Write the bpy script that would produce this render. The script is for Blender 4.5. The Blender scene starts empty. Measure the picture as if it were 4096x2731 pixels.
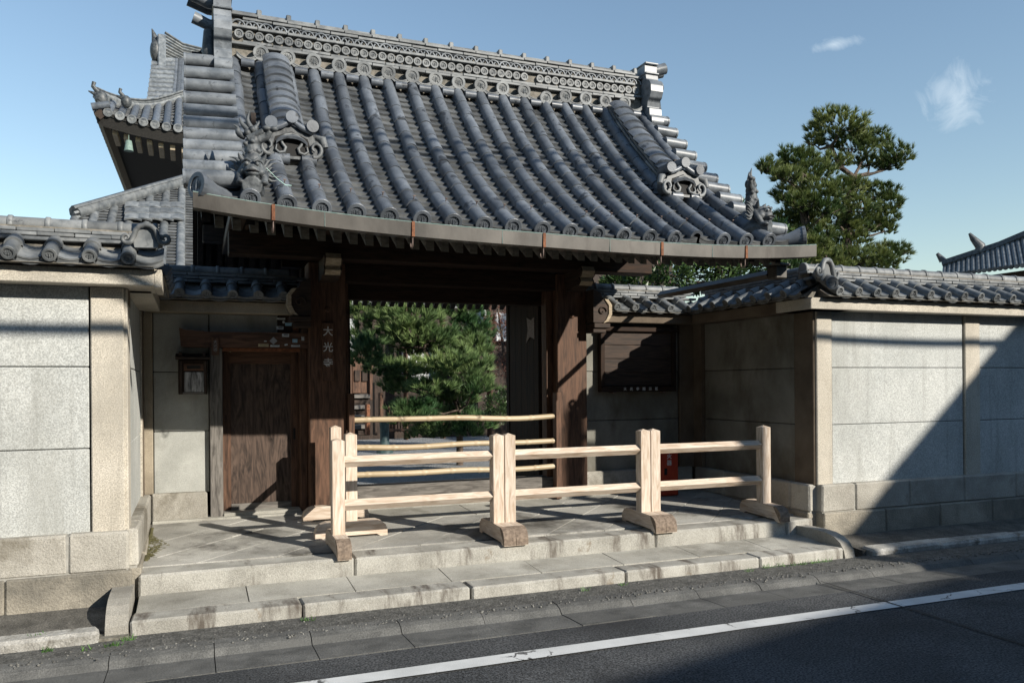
import bpy, bmesh, math, random
import numpy as np
from mathutils import Vector, Matrix
random.seed(7); np.random.seed(7)
sc = bpy.context.scene
COL = sc.collection
# ---------------------------------------------------------------- camera
F, H, YAW, CROLL, CX, HY = 3250.0, 1.68, math.radians(21.5), 0.00737, 2048.0, 1539.0   # measured in the photograph's pixels
FW = Vector((math.sin(YAW), math.cos(YAW), 0)); RT = Vector((math.cos(YAW), -math.sin(YAW), 0)); UP = Vector((0, 0, 1))
CAM = Vector((0, 0, H))
cd = bpy.data.cameras.new('camera'); cam = bpy.data.objects.new('camera', cd); COL.objects.link(cam)
cr = (RT - UP*CROLL).normalized(); cu = (UP + RT*CROLL).normalized(); cb = cr.cross(cu)
cam.matrix_world = Matrix(((cr.x, cu.x, cb.x, 0), (cr.y, cu.y, cb.y, 0), (cr.z, cu.z, cb.z, H), (0, 0, 0, 1)))
cd.sensor_width = 36; cd.sensor_fit = 'HORIZONTAL'; cd.lens = F/4096*36; cd.shift_y = (HY-1365.5)/4096
cd.clip_start = .05; cd.clip_end = 5000
sc.camera = cam
# ---------------------------------------------------------------- sky and sun
SUN = Vector((.66, -1, .56)).normalized()          # towards the sun
EL = math.asin(SUN.z); AZ = math.atan2(SUN.x, SUN.y)
w = bpy.data.worlds.new('World'); sc.world = w; w.use_nodes = True
wt = w.node_tree; wt.nodes.clear()
def wn(t, **k):
    n = wt.nodes.new(t)
    for a, b in k.items(): setattr(n, a, b)
    return n
sky = wn('ShaderNodeTexSky', sky_type='NISHITA', sun_disc=False)
sky.sun_elevation = EL; sky.sun_rotation = AZ; sky.altitude = 50; sky.air_density = 1.35; sky.dust_density = 0; sky.ozone_density = 2.0
bg = wn('ShaderNodeBackground'); bg.inputs[1].default_value = .105
out = wn('ShaderNodeOutputWorld')
def ray(x, y):
    a, b = x-CX, y-HY
    v = -(b + CROLL*a); u = a + CROLL*v
    return FW + RT*(u/F) + UP*(v/F)
def onz(x, y, z): d = ray(x, y); return CAM + d*((z-H)/d.z)
def ony(x, y, Y): d = ray(x, y); return CAM + d*(Y/d.y)
def onx(x, y, X): d = ray(x, y); return CAM + d*(X/d.x)
# two small wisps of high cloud, laid in sky directions
tc = wn('ShaderNodeTexCoord'); mixprev = sky.outputs[0]
for (px, py, rx, ry, rot, amt, seed) in ((3815, 385, 125, 100, -.6, .75, 1.3), (3335, 178, 100, 24, .05, .62, 7.1)):
    d = ray(px, py).normalized(); e1 = d.cross(UP).normalized(); e2 = e1.cross(d).normalized()
    c, s = math.cos(rot), math.sin(rot); a1 = (e1*c + e2*s)/(rx/F); a2 = (e2*c - e1*s)/(ry/F)
    def dot(vec):
        n = wn('ShaderNodeVectorMath', operation='DOT_PRODUCT'); n.inputs[1].default_value = vec
        wt.links.new(tc.outputs['Generated'], n.inputs[0]); return n.outputs['Value']
    def mth(op, a, b=None):
        n = wn('ShaderNodeMath', operation=op)
        for i, q in enumerate((a, b)):
            if q is None: continue
            if isinstance(q, (int, float)): n.inputs[i].default_value = q
            else: wt.links.new(q, n.inputs[i])
        return n.outputs[0]
    nz = wn('ShaderNodeTexNoise'); nz.inputs['Scale'].default_value = 26 if ry > 50 else 34; nz.inputs['Detail'].default_value = 8; nz.inputs['Roughness'].default_value = .62; nz.inputs['Distortion'].default_value = .9
    off = wn('ShaderNodeVectorMath', operation='ADD'); off.inputs[1].default_value = (seed, seed, seed); wt.links.new(tc.outputs['Generated'], off.inputs[0]); wt.links.new(off.outputs[0], nz.inputs['Vector'])
    X, Y = dot(a1), dot(a2)
    r2 = mth('ADD', mth('MULTIPLY', X, X), mth('MULTIPLY', Y, Y))
    fall = mth('SUBTRACT', 1.0, mth('SQRT', r2))
    dens = mth('ADD', fall, mth('MULTIPLY', mth('SUBTRACT', nz.outputs['Fac'], .52), 2.6))
    front = mth('GREATER_THAN', dot(d), .5)
    inside = mth('MINIMUM', mth('MAXIMUM', mth('MULTIPLY', mth('ADD', fall, .55), 1.6), 0), 1)
    dens = mth('MULTIPLY', mth('MULTIPLY', mth('MINIMUM', mth('MAXIMUM', mth('MULTIPLY', dens, .8), 0), 1), inside), mth('MULTIPLY', front, amt))
    mx = wn('ShaderNodeMix', data_type='RGBA'); wt.links.new(dens, mx.inputs['Factor']); wt.links.new(mixprev, mx.inputs['A']); mx.inputs['B'].default_value = (5.4, 6.2, 6.8, 1)
    mixprev = mx.outputs['Result']
wt.links.new(mixprev, bg.inputs[0]); wt.links.new(bg.outputs[0], out.inputs[0])
sl = bpy.data.lights.new('sun', 'SUN'); sl.energy = 5.0; sl.angle = math.radians(.53); sl.color = (1, .93, .82)
so = bpy.data.objects.new('sun', sl); COL.objects.link(so); so.rotation_euler = SUN.to_track_quat('Z', 'Y').to_euler()
sc.view_settings.view_transform = 'Standard'; sc.view_settings.look = 'None'; sc.view_settings.exposure = .55; sc.view_settings.gamma = 1
sc.render.resolution_x = 1024; sc.render.resolution_y = 682
# ---------------------------------------------------------------- materials
def mat(name, c1, c2, scale=6, stretch=(1, 1, 1), rough=.75, bump=.25, bscale=90, bdist=.004, speck=0, sscale=220, rnd=0, metal=0, spec=.4,
        stain=None, stains=1.5, staint=(.5, .62), sstretch=(1, 1, 1), spots=None, local=False, detail=7, ramp=(.36, .64), distort=.2, subsurf=None, rings=0, crack=None, streak=None):
    m = bpy.data.materials.new(name); m.use_nodes = True; t = m.node_tree; N = t.nodes; b = N['Principled BSDF']; L = t.links.new
    if local: pos = N.new('ShaderNodeTexCoord').outputs['Object']
    else: pos = N.new('ShaderNodeNewGeometry').outputs['Position']
    def vec(st):
        if st == (1, 1, 1): return pos
        v = N.new('ShaderNodeVectorMath'); v.operation = 'MULTIPLY'; v.inputs[1].default_value = st; L(pos, v.inputs[0]); return v.outputs[0]
    def noise(sca, st=(1, 1, 1), det=detail, dis=distort, ro=.6):
        n = N.new('ShaderNodeTexNoise'); n.inputs['Scale'].default_value = sca; n.inputs['Detail'].default_value = det; n.inputs['Distortion'].default_value = dis; n.inputs['Roughness'].default_value = ro
        L(vec(st), n.inputs['Vector']); return n.outputs['Fac']
    def rmp(fac, a, bb, ca, cb):
        r = N.new('ShaderNodeValToRGB'); r.color_ramp.elements[0].position = a; r.color_ramp.elements[1].position = bb
        r.color_ramp.elements[0].color = (*ca, 1); r.color_ramp.elements[1].color = (*cb, 1); L(fac, r.inputs[0]); return r.outputs[0]
    def mix(fac, A, B, bt='MIX'):
        x = N.new('ShaderNodeMix'); x.data_type = 'RGBA'; x.blend_type = bt
        if isinstance(fac, float): x.inputs['Factor'].default_value = fac
        else: L(fac, x.inputs['Factor'])
        for q, k in ((A, 'A'), (B, 'B')):
            if isinstance(q, tuple): x.inputs[k].default_value = (*q, 1)
            else: L(q, x.inputs[k])
        return x.outputs['Result']
    n1 = noise(scale, stretch)
    col = rmp(n1, *ramp, c1, c2)
    if rings:
        wv = N.new('ShaderNodeTexWave'); wv.wave_type = 'RINGS'; wv.rings_direction = 'SPHERICAL'; wv.inputs['Scale'].default_value = rings; wv.inputs['Distortion'].default_value = 7; wv.inputs['Detail'].default_value = 3; wv.inputs['Detail Scale'].default_value = 1.2
        L(vec(stretch), wv.inputs['Vector']); col = mix(.4, col, rmp(wv.outputs['Fac'], .15, .9, tuple(q*.55 for q in c1), c2))
    if speck:
        sn = noise(sscale, det=2, ro=.5)
        col = mix(speck, col, rmp(sn, .34, .66, (.05, .05, .05), (1, 1, 1)), 'OVERLAY')
    if spots:
        col = mix(rmp(noise(spots[1], det=6, ro=.7), spots[2], spots[2]+.05, (0, 0, 0), (1, 1, 1)), col, spots[0])
    if stain:
        fac = rmp(noise(stains, sstretch, det=8, ro=.68), staint[0], staint[1], (0, 0, 0), (1, 1, 1))
        col = mix(fac, col, stain, 'MIX')
    if streak:                                   # rain streaks: noise drawn out vertically
        fac = rmp(noise(streak[1], (1, 1, .07), det=5, ro=.65), streak[2], streak[2]+.22, (0, 0, 0), (1, 1, 1))
        sm_ = N.new('ShaderNodeMath'); sm_.operation = 'MULTIPLY'; sm_.inputs[1].default_value = streak[3]; L(fac, sm_.inputs[0]); col = mix(sm_.outputs[0], col, streak[0])
    if crack:                                    # hairline cracks
        dn = N.new('ShaderNodeTexNoise'); dn.inputs['Scale'].default_value = crack[1]*3; dn.inputs['Detail'].default_value = 6; L(pos, dn.inputs['Vector'])
        ma = N.new('ShaderNodeVectorMath'); ma.operation = 'MULTIPLY_ADD'; L(dn.outputs['Color'], ma.inputs[0]); ma.inputs[1].default_value = (.5/crack[1],)*3; L(pos, ma.inputs[2])
        vo = N.new('ShaderNodeTexVoronoi'); vo.feature = 'DISTANCE_TO_EDGE'; vo.inputs['Scale'].default_value = crack[1]; L(ma.outputs[0], vo.inputs['Vector'])
        ln_ = rmp(vo.outputs['Distance'], crack[2], crack[2]*1.8, (1, 1, 1), (0, 0, 0)); mk = rmp(noise(crack[1]*.8, det=2), crack[3], crack[3]+.06, (0, 0, 0), (1, 1, 1))
        mm = N.new('ShaderNodeMath'); mm.operation = 'MULTIPLY'; L(ln_, mm.inputs[0]); L(mk, mm.inputs[1]); col = mix(mm.outputs[0], col, crack[0])
    if rnd:
        oi = N.new('ShaderNodeObjectInfo').outputs['Random']; ge = N.new('ShaderNodeNewGeometry').outputs['Random Per Island']
        ad = N.new('ShaderNodeMath'); ad.operation = 'ADD'; L(oi, ad.inputs[0]); L(ge, ad.inputs[1])
        fr = N.new('ShaderNodeMath'); fr.operation = 'FRACT'; L(ad.outputs[0], fr.inputs[0])
        mr = N.new('ShaderNodeMapRange'); mr.inputs['To Min'].default_value = 1-rnd; mr.inputs['To Max'].default_value = 1+rnd; L(fr.outputs[0], mr.inputs['Value'])
        mu = N.new('ShaderNodeVectorMath'); mu.operation = 'SCALE'; L(col, mu.inputs[0]); L(mr.outputs[0], mu.inputs['Scale']); col = mu.outputs[0]
    L(col, b.inputs['Base Color'])
    b.inputs['Metallic'].default_value = metal; b.inputs['Specular IOR Level'].default_value = spec
    rr = N.new('ShaderNodeMapRange'); rr.inputs['To Min'].default_value = max(.05, rough-.13); rr.inputs['To Max'].default_value = min(1, rough+.13); L(n1, rr.inputs['Value']); L(rr.outputs[0], b.inputs['Roughness'])
    if bump:
        bn = N.new('ShaderNodeBump'); bn.inputs['Strength'].default_value = bump; bn.inputs['Distance'].default_value = bdist
        L(noise(bscale, stretch if stretch != (1, 1, 1) else (1, 1, 1), det=4), bn.inputs['Height']); L(bn.outputs[0], b.inputs['Normal'])
    if subsurf: b.inputs['Subsurface Weight'].default_value = subsurf
    return m
def leafmat(name, c1, c2, scale=3, trans=.25, rough=.5):
    m = mat(name, c1, c2, scale=scale, rough=rough, bump=0, rnd=.35, spec=.35)
    t = m.node_tree; b = t.nodes['Principled BSDF']; o = t.nodes['Material Output']
    tr = t.nodes.new('ShaderNodeBsdfTranslucent'); mx = t.nodes.new('ShaderNodeMixShader'); mx.inputs[0].default_value = trans
    src = b.inputs['Base Color'].links[0].from_socket; t.links.new(src, tr.inputs[0]); t.links.new(b.outputs[0], mx.inputs[1]); t.links.new(tr.outputs[0], mx.inputs[2]); t.links.new(mx.outputs[0], o.inputs[0])
    return m
WX, WY, WZ = (.12, 1, 1), (1, .12, 1), (1, 1, .12)
MT = {}
MT['tile'] = mat('roof_tile', (.07, .08, .094), (.145, .161, .182), scale=5, rough=.39, bump=.25, bscale=70, bdist=.003, rnd=.28, spec=.5, spots=((.25, .25, .235), 26, .655), stain=(.042, .047, .054), stains=5, staint=(.57, .63))
MT['pan'] = mat('pan_tile', (.044, .048, .051), (.108, .113, .115), scale=6, rough=.55, bump=.25, bscale=70, bdist=.003, rnd=.28, spec=.5, spots=((.22, .21, .18), 30, .68))
MT['ridge'] = mat('ridge_tile', (.085, .094, .1), (.2, .208, .208), scale=7, rough=.52, bump=.25, bscale=60, bdist=.003, rnd=.28, spec=.4, stain=(.07, .075, .08), stains=9, staint=(.6, .66))
MT['silver'] = mat('smoked_tile', (.095, .108, .122), (.21, .228, .245), scale=6, rough=.42, bump=.2, bscale=50, bdist=.003, rnd=.2, spec=.5, stain=(.09, .1, .11), stains=14, staint=(.58, .63))
MT['mortar'] = mat('roof_mortar', (.1, .095, .08), (.22, .2, .17), scale=20, rough=.95, bump=.6, bscale=60)
MT['mortar_pale'] = mat('pale_joint_mortar', (.24, .235, .21), (.34, .33, .3), scale=20, rough=.95, bump=.4)
MT['oni'] = mat('dark_ornament_tile', (.022, .026, .03), (.09, .097, .1), scale=14, rough=.5, bump=.4, bscale=40, spec=.5, spots=((.3, .31, .3), 26, .66))
MT['lion'] = mat('lion_tile', (.035, .04, .045), (.115, .125, .13), scale=16, rough=.55, bump=.5, bscale=40, bdist=.006, spec=.4)
MT['panel'] = mat('washed_grey_render', (.35, .363, .35), (.445, .455, .437), scale=1.4, rough=.9, bump=.55, bscale=170, bdist=.004, speck=.3, sscale=110, stain=(.275, .278, .255), stains=.9, staint=(.5, .75), sstretch=(1, 1, .35), streak=((.2, .2, .18), 9, .53, .5), crack=((.3, .3, .285), .8, .0022, .6))
MT['panel_dark'] = mat('shaded_dirty_grey_render', (.125, .121, .102), (.21, .205, .18), scale=1.6, rough=.92, bump=.5, bscale=170, bdist=.004, speck=.14, sscale=190, stain=(.085, .075, .056), stains=1.6, staint=(.46, .68), sstretch=(1, 1, .5))  # right recess render: shade darkening put into the colour, plus brownish dirt
MT['panel_mid'] = mat('half_shaded_grey_render', (.25, .255, .236), (.375, .38, .355), scale=1.6, rough=.92, bump=.5, bscale=170, bdist=.004, speck=.14, sscale=190, stain=(.17, .168, .145), stains=1.5, staint=(.48, .7), sstretch=(1, 1, .5))  # grey render darkened in colour for the left recess shade, plus stains
MT['pilaster_mid'] = mat('half_shaded_buff_render', (.2, .17, .125), (.34, .295, .225), scale=1.6, rough=.9, bump=.6, bscale=150, bdist=.004, speck=.16, sscale=170)  # buff render toned down to carry the left recess shade
MT['pilaster'] = mat('buff_render', (.37, .338, .28), (.47, .435, .37), scale=1.6, rough=.9, bump=.6, bscale=150, bdist=.004, speck=.3, sscale=110, stain=(.3, .28, .24), stains=1.1, staint=(.48, .7), streak=((.2, .185, .155), 11, .54, .45), crack=((.28, .255, .215), 1.1, .0022, .6))
MT['pilaster_dark'] = mat('shaded_buff_render', (.08, .06, .042), (.15, .12, .088), scale=1.6, rough=.9, bump=.6, bscale=150, bdist=.004, speck=.16, sscale=170, stain=(.26, .2, .14), stains=1.8, staint=(.66, .74), sstretch=(3, 3, .8))  # buff render with the right recess shade painted into its colour
MT['granite'] = mat('buff_granite', (.25, .236, .205), (.385, .368, .325), scale=2.6, rough=.88, bump=.9, bscale=70, bdist=.008, speck=.22, sscale=150, rnd=.1, stain=(.165, .15, .12), stains=1.3, staint=(.53, .66))
MT['granite_low'] = mat('weathered_granite', (.2, .182, .148), (.33, .3, .245), scale=2.6, rough=.9, bump=1, bscale=60, bdist=.01, speck=.22, sscale=150, rnd=.1, stain=(.125, .118, .1), stains=1.1, staint=(.44, .64))
MT['step'] = mat('step_granite', (.255, .246, .218), (.4, .39, .352), scale=3, rough=.88, bump=.7, bscale=80, bdist=.006, speck=.24, sscale=150, rnd=.08, stain=(.1, .085, .07), stains=2.2, staint=(.52, .64), sstretch=(2.2, .6, .5), spots=((.22, .19, .15), 3.2, .61))
MT['slab'] = mat('tread_granite', (.25, .242, .212), (.385, .375, .335), scale=2.2, rough=.9, bump=.6, bscale=110, bdist=.005, speck=.26, sscale=170, rnd=.1, stain=(.125, .115, .092), stains=1.5, staint=(.53, .72))
MT['paving'] = mat('paving_stone', (.25, .243, .22), (.405, .396, .362), scale=1.7, rough=.9, bump=.6, bscale=110, bdist=.005, speck=.26, sscale=160, rnd=.12, stain=(.085, .08, .07), stains=1.05, staint=(.5, .64))
MT['joint'] = mat('joint_mortar', (.08, .075, .06), (.2, .19, .16), scale=30, rough=1, bump=.5)
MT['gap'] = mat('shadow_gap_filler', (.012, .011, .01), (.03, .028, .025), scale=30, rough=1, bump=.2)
MT['asphalt'] = mat('asphalt', (.044, .047, .05), (.08, .083, .086), scale=1.1, rough=.9, bump=1, bscale=130, bdist=.008, speck=.75, sscale=75, spots=((.17, .17, .17), 80, .67), spec=.2, stain=(.033, .034, .036), stains=.6, staint=(.52, .7))
MT['paint'] = mat('road_paint', (.5, .51, .505), (.6, .61, .605), scale=3, rough=.75, bump=.5, bscale=120, bdist=.004, speck=.1, stain=(.16, .16, .16), stains=16, staint=(.67, .69), sstretch=(1, .35, 1), crack=((.09, .09, .09), 2.2, .008, .5))
MT['concrete'] = mat('gutter_concrete', (.062, .063, .061), (.125, .125, .119), scale=4, rough=.92, bump=.8, bscale=80, bdist=.008, speck=.3, sscale=120, rnd=.08, stain=(.1, .1, .095), stains=2, staint=(.52, .66), sstretch=(.4, 2, 1))
MT['pebble_mix'] = mat('pebbly_concrete', (.058, .058, .054), (.122, .12, .111), scale=18, rough=.95, bump=1, bscale=60, bdist=.015, speck=.45, sscale=80, spots=((.34, .33, .3), 60, .66))
MT['kerb'] = mat('rough_white_kerb', (.24, .232, .21), (.46, .45, .42), scale=5, rough=.92, bump=1, bscale=40, bdist=.012, speck=.2, sscale=90, stain=(.13, .12, .1), stains=3, staint=(.56, .64))
MT['skirt'] = mat('footing_concrete', (.06, .057, .05), (.14, .132, .116), scale=5, rough=.95, bump=1, bscale=70, bdist=.01, speck=.4, sscale=100)
for ax, st in (('x', WX), ('y', WY), ('z', WZ)):
    MT['new_'+ax] = mat('new_cypress_'+ax, (.4, .305, .225), (.62, .54, .455), scale=30, stretch=st, rough=.62, bump=.15, bscale=120, bdist=.001, rnd=.09, spec=.25, distort=1.2, stain=(.36, .25, .17), stains=5, staint=(.62, .7), sstretch=st)
    MT['dark_'+ax] = mat('dark_timber_'+ax, (.017, .011, .008), (.055, .036, .026), scale=30, stretch=st, rough=.7, bump=.5, bscale=90, bdist=.003, rnd=.12, spec=.3, distort=.8)
    MT['brown_'+ax] = mat('brown_timber_'+ax, (.042, .022, .013), (.13, .07, .044), scale=26, stretch=st, rough=.68, bump=.5, bscale=90, bdist=.003, rnd=.12, spec=.3, distort=.9)
    MT['grey_'+ax] = mat('silvered_timber_'+ax, (.07, .064, .058), (.2, .185, .168), scale=30, stretch=st, rough=.85, bump=.7, bscale=90, bdist=.004, rnd=.1, spec=.25, distort=.8)
for ax, st in (('x', WX), ('y', WY), ('z', WZ)): MT['black_'+ax] = mat('near_black_timber_'+ax, (.013, .008, .0055), (.038, .022, .0145), scale=30, stretch=st, rough=.75, bump=.5, bscale=90, bdist=.003, rnd=.12, spec=.2, distort=.8)  # near-black tone for door leaves, lintels, frames and mailbox
MT['grain'] = mat('figured_door_board', (.022, .0145, .011), (.1, .068, .052), scale=11, stretch=(1, 1, .16), rough=.7, bump=.4, bscale=60, bdist=.003, spec=.3, distort=3.5)
MT['pale_board'] = mat('bleached_board', (.06, .06, .06), (.4, .4, .4), scale=34, stretch=WZ, rough=.85, bump=.6, bscale=90, bdist=.004, distort=1.5)
MT['weathered_end'] = mat('weathered_end_grain', (.11, .082, .062), (.24, .185, .14), scale=40, rough=.85, bump=.5)
MT['pale_end'] = mat('pale_carved_end', (.24, .19, .13), (.4, .33, .235), scale=20, stretch=(1, 1, 3), rough=.8, bump=.4)
MT['gutter'] = mat('copper_gutter', (.04, .036, .031), (.082, .075, .066), scale=3, stretch=(1, 1, .5), rough=.42, bump=.08, bscale=30, metal=.2, spec=.5, stain=(.036, .03, .025), stains=5, staint=(.55, .68), sstretch=(1, 1, .2))
MT['verdigris'] = mat('verdigris_edge', (.09, .15, .14), (.2, .25, .23), scale=20, rough=.8, bump=.2)
MT['rust'] = mat('rusty_strap', (.11, .042, .02), (.24, .1, .05), scale=30, rough=.85, bump=.3)
MT['iron'] = mat('dull_iron', (.1, .07, .06), (.2, .15, .13), scale=30, rough=.6, bump=.2, metal=.4)
MT['bamboo'] = mat('dry_bamboo', (.36, .28, .175), (.48, .39, .265), scale=8, stretch=(.15, 1, 1), rough=.42, bump=.08, spec=.45)
MT['red'] = mat('red_enamel', (.3, .03, .014), (.38, .05, .02), scale=5, rough=.42, bump=.05)
MT['white'] = mat('white_lettering', (.5, .5, .49), (.6, .6, .59), scale=9, rough=.6, bump=0)
MT['ink'] = mat('black_print', (.02, .02, .02), (.04, .04, .04), rough=.6, bump=0)
MT['sticker'] = mat('sticker_paper', (.4, .43, .43), (.52, .55, .56), scale=30, rough=.5, bump=0)
MT['sticker_blue'] = mat('sticker_blue', (.2, .36, .46), (.3, .48, .58), scale=20, rough=.5, bump=0)
MT['sticker_buff'] = mat('number_plate', (.42, .34, .2), (.52, .44, .28), scale=20, rough=.5, bump=0)
MT['sticker_grey'] = mat('sticker_grey', (.22, .23, .23), (.32, .33, .33), scale=60, rough=.5, bump=0)
MT['black'] = mat('black_recess', (.008, .008, .008), (.014, .013, .012), rough=.8, bump=0)
MT['plaster'] = mat('white_plaster', (.45, .46, .46), (.54, .55, .55), scale=1.5, rough=.9, bump=.1)
MT['gravel'] = mat('white_gravel', (.16, .168, .175), (.34, .35, .355), scale=55, rough=.95, bump=1, bscale=70, bdist=.03, speck=.5, sscale=80)
MT['earth'] = mat('bare_earth', (.16, .14, .11), (.26, .23, .19), scale=3, rough=1, bump=.6)
MT['bark'] = mat('pine_bark', (.03, .022, .017), (.12, .09, .07), scale=14, stretch=(1, 1, .4), rough=.95, bump=1, bscale=26, bdist=.03)
MT['needle_sun'] = leafmat('pine_needles', (.04, .075, .018), (.185, .215, .06), scale=1.6, trans=.18)
MT['needle_in'] = leafmat('garden_pine_needles', (.04, .1, .036), (.22, .3, .11), scale=1.3, trans=.2)
MT['leaf'] = leafmat('evergreen_leaves', (.02, .05, .014), (.07, .115, .034), scale=2, trans=.2, rough=.35)
MT['leaf_red'] = leafmat('withered_leaves', (.1, .045, .035), (.22, .1, .07), scale=4, trans=.25)
MT['grass'] = leafmat('weeds', (.04, .1, .02), (.1, .2, .05), scale=8)
MT['moss'] = mat('moss', (.055, .05, .018), (.12, .11, .045), scale=30, rough=1, bump=1, bscale=50, bdist=.02)
MT['cable'] = mat('cable_sheath', (.02, .02, .02), (.035, .035, .035), rough=.6, bump=0)
MT['bell'] = mat('green_bronze', (.12, .18, .16), (.2, .27, .235), scale=20, rough=.7, bump=.1)
MT['twine'] = mat('pale_twine', (.35, .55, .5), (.5, .68, .62), rough=.7, bump=0)
MT['house'] = mat('house_render', (.13, .12, .11), (.2, .19, .17), scale=2, rough=.9)
# ---------------------------------------------------------------- mesh helpers
class MB:
    def __init__(s): s.v = []; s.f = []; s.m = []; s.s = []
    def add(s, vs, fs, mi=0, sm=False):
        o = len(s.v); s.v += [tuple(p) for p in vs]
        for f in fs: s.f.append([i+o for i in f]); s.m.append(mi); s.s.append(sm)
        return s
    def box(s, x0, x1, y0, y1, z0, z1, mi=0, ch=0, jit=0, M=None):
        c = Vector(((x0+x1)/2, (y0+y1)/2, (z0+z1)/2)); h = Vector((abs(x1-x0)/2, abs(y1-y0)/2, abs(z1-z0)/2))
        ch = min(ch, min(h)*.8)
        S = [(a, b, d) for a in (-1, 1) for b in (-1, 1) for d in (-1, 1)]
        if ch <= 0:
            vs = [Vector((a*h.x, b*h.y, d*h.z))+c for a, b, d in S]
            fs = [(0, 1, 3, 2), (4, 6, 7, 5), (0, 4, 5, 1), (2, 3, 7, 6), (0, 2, 6, 4), (1, 5, 7, 3)]
        else:
            vs = []
            for a, b, d in S:
                j = Vector((random.uniform(-jit, jit), random.uniform(-jit, jit), random.uniform(-jit, jit))) if jit else Vector()
                for ax in range(3):
                    p = Vector((a*h.x, b*h.y, d*h.z))
                    for k in range(3):
                        if k != ax: p[k] -= math.copysign(ch, p[k])
                    vs.append(p+c+j)
            I = {q: i*3 for i, q in enumerate(S)}
            fs = []
            for ax in range(3):
                o1, o2 = (ax+1) % 3, (ax+2) % 3
                for sg in (-1, 1):
                    q = []
                    for t1, t2 in ((-1, -1), (1, -1), (1, 1), (-1, 1)):
                        k = [0, 0, 0]; k[ax] = sg; k[o1] = t1; k[o2] = t2; q.append(I[tuple(k)]+ax)
                    fs.append(q if sg > 0 else q[::-1])
            for ax in range(3):      # edges along ax
                o1, o2 = (ax+1) % 3, (ax+2) % 3
                for t1 in (-1, 1):
                    for t2 in (-1, 1):
                        k0 = [0]*3; k1 = [0]*3; k0[ax] = -1; k1[ax] = 1
                        for k in (k0, k1): k[o1] = t1; k[o2] = t2
                        a, b = I[tuple(k0)], I[tuple(k1)]
                        fs.append((a+o1, b+o1, b+o2, a+o2))
            for q in S: fs.append((I[q], I[q]+1, I[q]+2))
        if M is not None: vs = [M @ v for v in vs]
        return s.add(vs, fs, mi)
    def tube(s, pts, rad, n=8, mi=0, sm=True, cap=True, sq=1.0, side=None):
        pts = [Vector(p) for p in pts]; N = len(pts)
        rad = [rad]*N if isinstance(rad, (int, float)) else list(rad)
        prev = side; vs = []
        for i in range(N):
            t = (pts[min(i+1, N-1)]-pts[max(i-1, 0)]).normalized()
            if prev is None: prev = t.orthogonal()
            a = (prev - t*prev.dot(t)); a = a.normalized() if a.length > 1e-6 else t.orthogonal().normalized(); prev = a; b = t.cross(a)
            for k in range(n):
                q = 2*math.pi*(k+.5)/n; vs.append(pts[i] + (a*math.cos(q) + b*math.sin(q)*sq)*rad[i])
        fs = [(i*n+k, i*n+(k+1) % n, (i+1)*n+(k+1) % n, (i+1)*n+k) for i in range(N-1) for k in range(n)]
        s.add(vs, fs, mi, sm)
        if cap:
            s.add(vs[:n], [tuple(range(n))[::-1]], mi); s.add(vs[-n:], [tuple(range(n))], mi)
        return s
    def prism(s, poly, ax, a0, a1, mi=0, M=None, sm=False):
        """poly in the two other axes (cyclic order after ax)"""
        def P(u, v, a):
            r = [0, 0, 0]; r[ax] = a; r[(ax+1) % 3] = u; r[(ax+2) % 3] = v; return Vector(r)
        n = len(poly); vs = [P(u, v, a0) for u, v in poly] + [P(u, v, a1) for u, v in poly]
        if M is not None: vs = [M @ v for v in vs]
        s.add(vs, [tuple(range(n))[::-1], tuple(range(n, 2*n))], mi)
        s.add(vs, [(i, (i+1) % n, n+(i+1) % n, n+i) for i in range(n)], mi, sm)
        return s
    def ball(s, c, r, nu=10, nv=7, mi=0, M=None):
        c = Vector(c); r = Vector(r) if not isinstance(r, (int, float)) else Vector((r, r, r)); vs = []
        for j in range(nv+1):
            th = math.pi*j/nv
            for i in range(nu):
                ph = 2*math.pi*i/nu; vs.append(c+Vector((r.x*math.sin(th)*math.cos(ph), r.y*math.sin(th)*math.sin(ph), r.z*math.cos(th))))
        if M is not None: vs = [M @ v for v in vs]
        fs = [(j*nu+i, (j+1)*nu+i, (j+1)*nu+(i+1) % nu, j*nu+(i+1) % nu) for j in range(nv) for i in range(nu)]
        return s.add(vs, fs, mi, True)
    def mesh(s, name, mats, fix=True):
        me = bpy.data.meshes.new(name); me.from_pydata(s.v, [], s.f)
        for m in (mats if isinstance(mats, (list, tuple)) else [mats]): me.materials.append(MT[m] if isinstance(m, str) else m)
        me.polygons.foreach_set('material_index', s.m); me.polygons.foreach_set('use_smooth', s.s)
        if fix:
            b = bmesh.new(); b.from_mesh(me); bmesh.ops.recalc_face_normals(b, faces=b.faces); b.to_mesh(me); b.free()
        me.update(); return me
    def build(s, name, mats, parent=None, fix=True, **tags):
        return put(name, s.mesh(name, mats, fix), parent, **tags)
def put(name, me, parent=None, M=None, **tags):
    o = bpy.data.objects.new(name, me); COL.objects.link(o)
    if parent is not None:
        o.parent = parent; o.matrix_parent_inverse = Matrix.Identity(4)
        if parent.location.length > 0: o.matrix_parent_inverse = Matrix.Translation(-parent.location)
    if M is not None: o.matrix_local = M
    for k, v in tags.items(): o[k] = v
    return o
def thing(name, label, cat, group=None, loc=(0, 0, 0)):
    o = bpy.data.objects.new(name, None); COL.objects.link(o); o.empty_display_size = .1; o['label'] = label; o['category'] = cat
    if group: o['group'] = group
    return o
def frame(o, ex, ey, ez):
    return Matrix(((ex[0], ey[0], ez[0], o[0]), (ex[1], ey[1], ez[1], o[1]), (ex[2], ey[2], ez[2], o[2]), (0, 0, 0, 1)))
def bx(name, m, parent, x0, x1, y0, y1, z0, z1, ch=.004, jit=0, **tags):
    return MB().box(x0, x1, y0, y1, z0, z1, 0, ch, jit).build(name, m, parent, **tags)
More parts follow.
